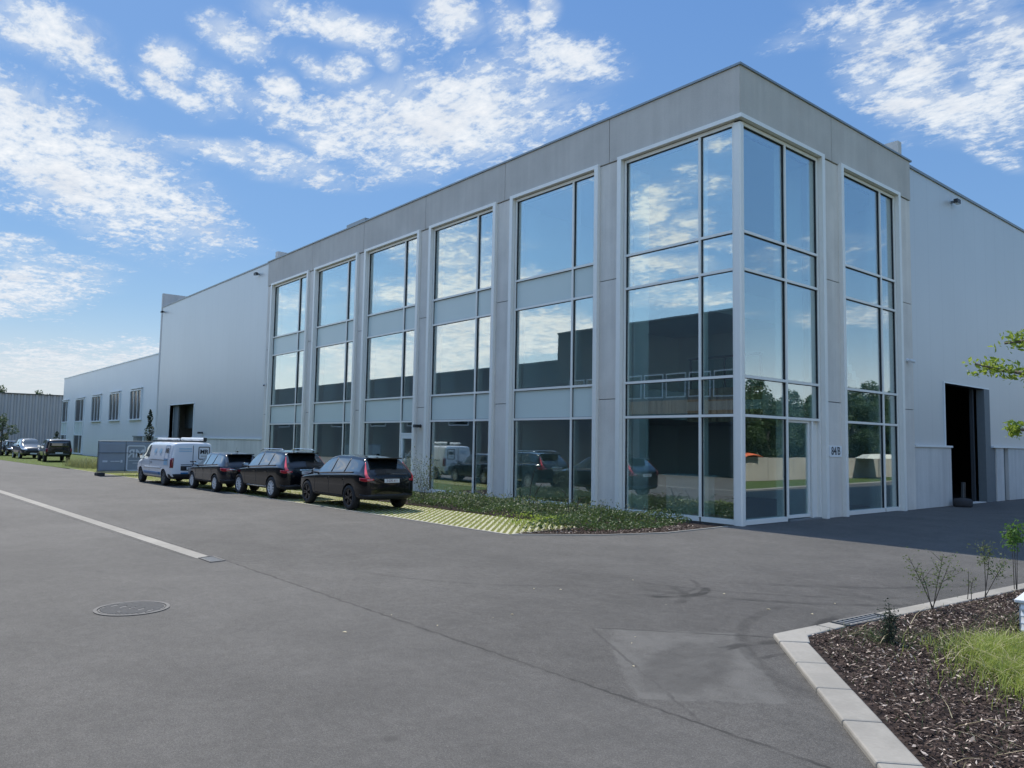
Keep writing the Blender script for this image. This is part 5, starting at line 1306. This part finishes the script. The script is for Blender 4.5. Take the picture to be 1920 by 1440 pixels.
# fallen leaf litter on the road
mb = MB(); g = np.random.default_rng(50)
for k in range(16):
    x, y = g.uniform(2, 5.6) * S, g.uniform(-11.5, -6) * S; a = g.uniform(0, 6.28); s_ = g.uniform(.012, .03)
    mb.add([(x + math.cos(a) * s_, y + math.sin(a) * s_, .006), (x - math.sin(a) * s_ * .5, y + math.cos(a) * s_ * .5, .014), (x - math.cos(a) * s_, y - math.sin(a) * s_, .006), (x + math.sin(a) * s_ * .5, y - math.cos(a) * s_ * .5, .012)], [(0, 1, 2, 3)])
o = mb.build('leaf_litter', 'straw'); o['kind'] = 'stuff'

# ------------------------------------------------------------------ light: sky with clouds, one sun
EL = R(55); saz = math.atan2(-1, .065)      # towards the sun: (-1, .065)
sun_dir = Vector((-1, .065, 0)).normalized() * math.cos(EL) + Vector((0, 0, math.sin(EL)))
sl = D.lights.new('sun', 'SUN'); sl.energy = 2.05; sl.angle = R(.53); sl.color = (1, .935, .83)
so = D.objects.new('sun', sl); COL.objects.link(so); so.rotation_euler = (-sun_dir).to_track_quat('-Z', 'Y').to_euler(); so.location = (0, 0, 40)
w = D.worlds.new('World'); sc.world = w; w.use_nodes = True; nt = w.node_tree; nt.nodes.clear()
wo = N(nt, 'ShaderNodeOutputWorld'); bg = N(nt, 'ShaderNodeBackground'); bg.inputs[1].default_value = .1; L(nt, bg.outputs[0], wo.inputs[0])
sky = N(nt, 'ShaderNodeTexSky'); sky.sky_type = 'NISHITA'; sky.sun_disc = False; sky.sun_elevation = EL; sky.sun_rotation = saz % (2 * math.pi)
sky.air_density = 1.0; sky.dust_density = .6; sky.ozone_density = 2.2
tc = N(nt, 'ShaderNodeTexCoord'); dv = tc.outputs['Generated']
sx = N(nt, 'ShaderNodeSeparateXYZ'); L(nt, dv, sx.inputs[0])
zz = mth(nt, 'MAXIMUM', sx.outputs[2], 0.)
inv = mth(nt, 'DIVIDE', 1., mth(nt, 'ADD', zz, .10))
cb = N(nt, 'ShaderNodeCombineXYZ'); L(nt, mth(nt, 'MULTIPLY', sx.outputs[0], inv), cb.inputs[0]); L(nt, mth(nt, 'MULTIPLY', sx.outputs[1], inv), cb.inputs[1])
pc = cb.outputs[0]
BL = [(171.4,17.4,10.2,3.5,-162,1.15),(165.3,15.5,6.0,1.9,-166,0.90),(174.2,18.7,3.8,2.6,178,1.00),(172.5,24.7,4.0,1.9,-164,1.00),(170.0,23.6,2.8,0.9,-163,0.90),(168.7,22.8,2.0,0.7,-159,0.70),(164.7,24.6,1.9,1.4,178,1.05),(164.8,22.8,2.6,0.9,-165,1.00),(161.6,23.6,1.8,1.6,-158,0.95),(160.3,26.9,2.9,1.2,-168,0.85),(157.8,28.8,2.4,1.2,-170,0.80),(157.6,24.2,1.5,1.1,-163,0.90),(155.9,22.0,5.1,1.5,-163,1.00),(155.3,25.7,1.6,0.9,-158,0.70),(159.2,19.4,7.6,1.1,-177,0.75),(152.7,28.5,5.0,1.3,-174,0.95),(149.6,26.9,1.1,0.9,-156,0.90),(152.8,25.8,1.4,1.8,-125,0.80),(144.9,23.1,9.3,3.6,171,1.15),(150.9,22.0,4.5,2.8,-165,0.95),(141.6,24.3,4.1,3.0,169,1.00),(145.2,29.4,2.7,1.7,-155,0.95),(136.9,27.6,4.6,1.9,-168,1.05),(138.4,30.6,1.0,1.8,180,0.90),(140.5,29.1,2.2,1.4,-153,0.80),(112.9,26.7,4.9,2.0,-145,0.90),(115.6,27.2,3.7,1.0,-146,0.60),(112.6,23.5,4.2,2.1,-143,1.00),(108.9,21.3,4.9,1.8,-158,1.05),(106.5,23.3,2.8,2.7,-166,0.95),(108.1,26.3,3.8,1.6,-156,0.70),(107.5,18.8,2.3,0.8,-139,0.70),(111.7,22.4,2.0,2.0,-169,0.90),(173.0,9.0,5.0,1.7,164,0.95),(172.6,11.2,5.7,0.9,-179,0.60),(170.1,4.4,14.1,1.8,173,1.00),(173.7,1.8,15.9,1.3,178,1.00),(171.4,7.2,2.0,0.3,-180,0.45),(119.1,27.7,2.7,0.9,169,0.40),(-129.6,17.1,1.8,1.9,0,1.00),(-127.6,15.3,2.9,1.0,15,0.90),(-130.5,12.9,2.3,1.2,0,0.80),(-128.2,13.0,3.1,0.8,0,0.75),(-126.7,10.7,4.6,0.7,-5,0.80),(-125.3,21.4,1.8,0.6,0,0.50),(-127.4,19.7,1.5,0.4,0,0.40),(-124.9,14.6,1.5,0.5,0,0.60)]
# domain warp so that cloud outlines are ragged
wn = N(nt, 'ShaderNodeTexNoise'); wn.inputs['Scale'].default_value = 3.2; wn.inputs['Detail'].default_value = 4; L(nt, pc, wn.inputs['Vector'])
wsub = N(nt, 'ShaderNodeVectorMath', operation='SUBTRACT'); L(nt, wn.outputs['Color'], wsub.inputs[0]); wsub.inputs[1].default_value = (.5, .5, .5)
wsc = N(nt, 'ShaderNodeVectorMath', operation='SCALE'); L(nt, wsub.outputs[0], wsc.inputs[0]); wsc.inputs['Scale'].default_value = .055
wad = N(nt, 'ShaderNodeVectorMath', operation='ADD'); L(nt, dv, wad.inputs[0]); L(nt, wsc.outputs[0], wad.inputs[1])
dw = wad.outputs[0]
den = None
for az, el, ra, rb, ang, wt in BL:
    a, e = R(az), R(el); c = Vector((math.cos(a) * math.cos(e), math.sin(a) * math.cos(e), math.sin(e)))
    hh = Vector((-math.sin(a), math.cos(a), 0)); uu = c.cross(hh); g_ = R(ang)
    t1 = hh * math.cos(g_) + uu * math.sin(g_); t2 = c.cross(t1)
    mp = N(nt, 'ShaderNodeMapping'); mp.vector_type = 'TEXTURE'
    mp.inputs['Location'].default_value = c
    mp.inputs['Rotation'].default_value = Matrix((t1, t2, c)).transposed().to_euler()
    mp.inputs['Scale'].default_value = (math.tan(R(ra)) * 1.3, math.tan(R(rb)) * 1.3, .25)
    L(nt, dw, mp.inputs['Vector'])
    ln = N(nt, 'ShaderNodeVectorMath', operation='LENGTH'); L(nt, mp.outputs[0], ln.inputs[0])
    d_ = sstep(nt, ln.outputs['Value'], 1.15, .15, 0, wt)
    den = d_ if den is None else mth(nt, 'MAXIMUM', den, d_)
# general cloud field for the rest of the dome (behind the viewer), clear in the quarter described above
nbig = noise(nt, pc, .9, 3, .5)
away = N(nt, 'ShaderNodeVectorMath', operation='DOT_PRODUCT'); L(nt, dv, away.inputs[0]); away.inputs[1].default_value = (-.766, .643, 0)
rest = mth(nt, 'MULTIPLY', sstep(nt, mth(nt, 'ADD', nbig, sstep(nt, mth(nt, 'MULTIPLY', sx.outputs[0], -1.), .5, .86, -.13, .03)), .40, .60, 0, 1.05), sstep(nt, away.outputs['Value'], .62, .35))
den = mth(nt, 'MAXIMUM', den, rest)
n1 = noise(nt, pc, 10.5, 10, .66, .25); n2 = noise(nt, vscale(nt, pc, (1, 1.5, 1)), 30, 8, .64, .2)
nn = mth(nt, 'ADD', mth(nt, 'MULTIPLY', n1, .62), mth(nt, 'MULTIPLY', n2, .38))
cov = mth(nt, 'ADD', mth(nt, 'MULTIPLY', den, .62), mth(nt, 'MULTIPLY', mth(nt, 'SUBTRACT', nn, .5), 2.9))
alpha = sstep(nt, cov, .12, .68)
alpha = mth(nt, 'MULTIPLY', alpha, sstep(nt, den, .02, .25))
veil = mth(nt, 'MULTIPLY', sstep(nt, den, .0, .9), sstep(nt, noise(nt, vscale(nt, pc, (1, 2.2, 1)), 4.2, 8, .66, .5), .34, .7, .08, .75))
alpha = mth(nt, 'MAXIMUM', alpha, veil)
# hazy pale band near the horizon
alpha = mth(nt, 'MAXIMUM', alpha, sstep(nt, sx.outputs[2], .17, 0, 0, .85))
thick = sstep(nt, cov, .35, 1.15)
ccol = mixc(nt, thick, (2.7, 3.05, 3.5), (3.85, 3.92, 4.0))
n3 = noise(nt, vscale(nt, pc, (1.2, 1.2, 1)), 3.4, 5, .6)
ccol = mixc(nt, sstep(nt, n3, .45, .72, 0, .45), ccol, (2.55, 2.75, 3.1))
gr_ = N(nt, 'ShaderNodeValToRGB'); L(nt, sx.outputs[2], gr_.inputs[0]); ge = gr_.color_ramp.elements
ge[0].position = 0.; ge[0].color = (2.3, 2.6, 2.85, 1); ge[1].position = 1.; ge[1].color = (.85, 1.35, 2.5, 1)
for ps, cc_ in ((.10, (1.25, 1.85, 2.55)), (.24, (.68, 1.36, 2.6)), (.62, (.40, 1.0, 2.5))):
    q_ = ge.new(ps); q_.color = cc_ + (1,)
skyc = mixc(nt, .78, mixc(nt, 1., sky.outputs[0], (.55, .66, .68), 'MULTIPLY'), gr_.outputs[0])
fin = mixc(nt, mth(nt, 'MULTIPLY', alpha, .96), skyc, ccol)
# the half of the sky to the sunny side of the street is hazier and brighter
fin = mixc(nt, sstep(nt, sx.outputs[2], .13, .03, 0, .7), fin, (2.75, 2.95, 3.05))
gain = mth(nt, 'ADD', sstep(nt, sx.outputs[1], .12, -.35, 0, .95), sstep(nt, sx.outputs[0], .05, .6, 0, .35))
gain = mth(nt, 'ADD', gain, sstep(nt, sx.outputs[2], .62, .9, 0, .5))
gc = N(nt, 'ShaderNodeVectorMath', operation='MULTIPLY_ADD'); gcol = N(nt, 'ShaderNodeVectorMath', operation='SCALE')
gcol.inputs[0].default_value = (1., .88, .72); L(nt, gain, gcol.inputs['Scale'])
L(nt, fin, gc.inputs[0]); L(nt, gcol.outputs[0], gc.inputs[1]); L(nt, fin, gc.inputs[2])
L(nt, gc.outputs[0], bg.inputs[0])

# ------------------------------------------------------------------ camera
sc.cycles.max_bounces = 7; sc.cycles.diffuse_bounces = 2; sc.cycles.glossy_bounces = 3; sc.cycles.transmission_bounces = 2; sc.cycles.transparent_max_bounces = 12
cam = D.cameras.new('camera'); co = D.objects.new('camera', cam); COL.objects.link(co)
yaw, pitch, roll = CAMROT = (-.8726, .0771, .0176)
f_ = Vector((math.sin(yaw) * math.cos(pitch), math.cos(yaw) * math.cos(pitch), math.sin(pitch)))
r0 = Vector((math.cos(yaw), -math.sin(yaw), 0)); u0 = r0.cross(f_)
r1 = r0 * math.cos(roll) + u0 * math.sin(roll); u1 = -r0 * math.sin(roll) + u0 * math.cos(roll)
mw = Matrix((r1, u1, -f_)).transposed().to_4x4(); mw.translation = Vector((9.2261, -14.0606, 1.643)) * S
co.matrix_world = mw
cam.sensor_width = 36; cam.lens = 1437.85 / 1920 * 36; cam.clip_end = 3000; cam.clip_start = .05
sc.camera = co
vs_ = sc.view_settings; vs_.view_transform = 'Standard'; vs_.look = 'None'; vs_.exposure = 1.33; vs_.gamma = 1; vs_.use_curve_mapping = False
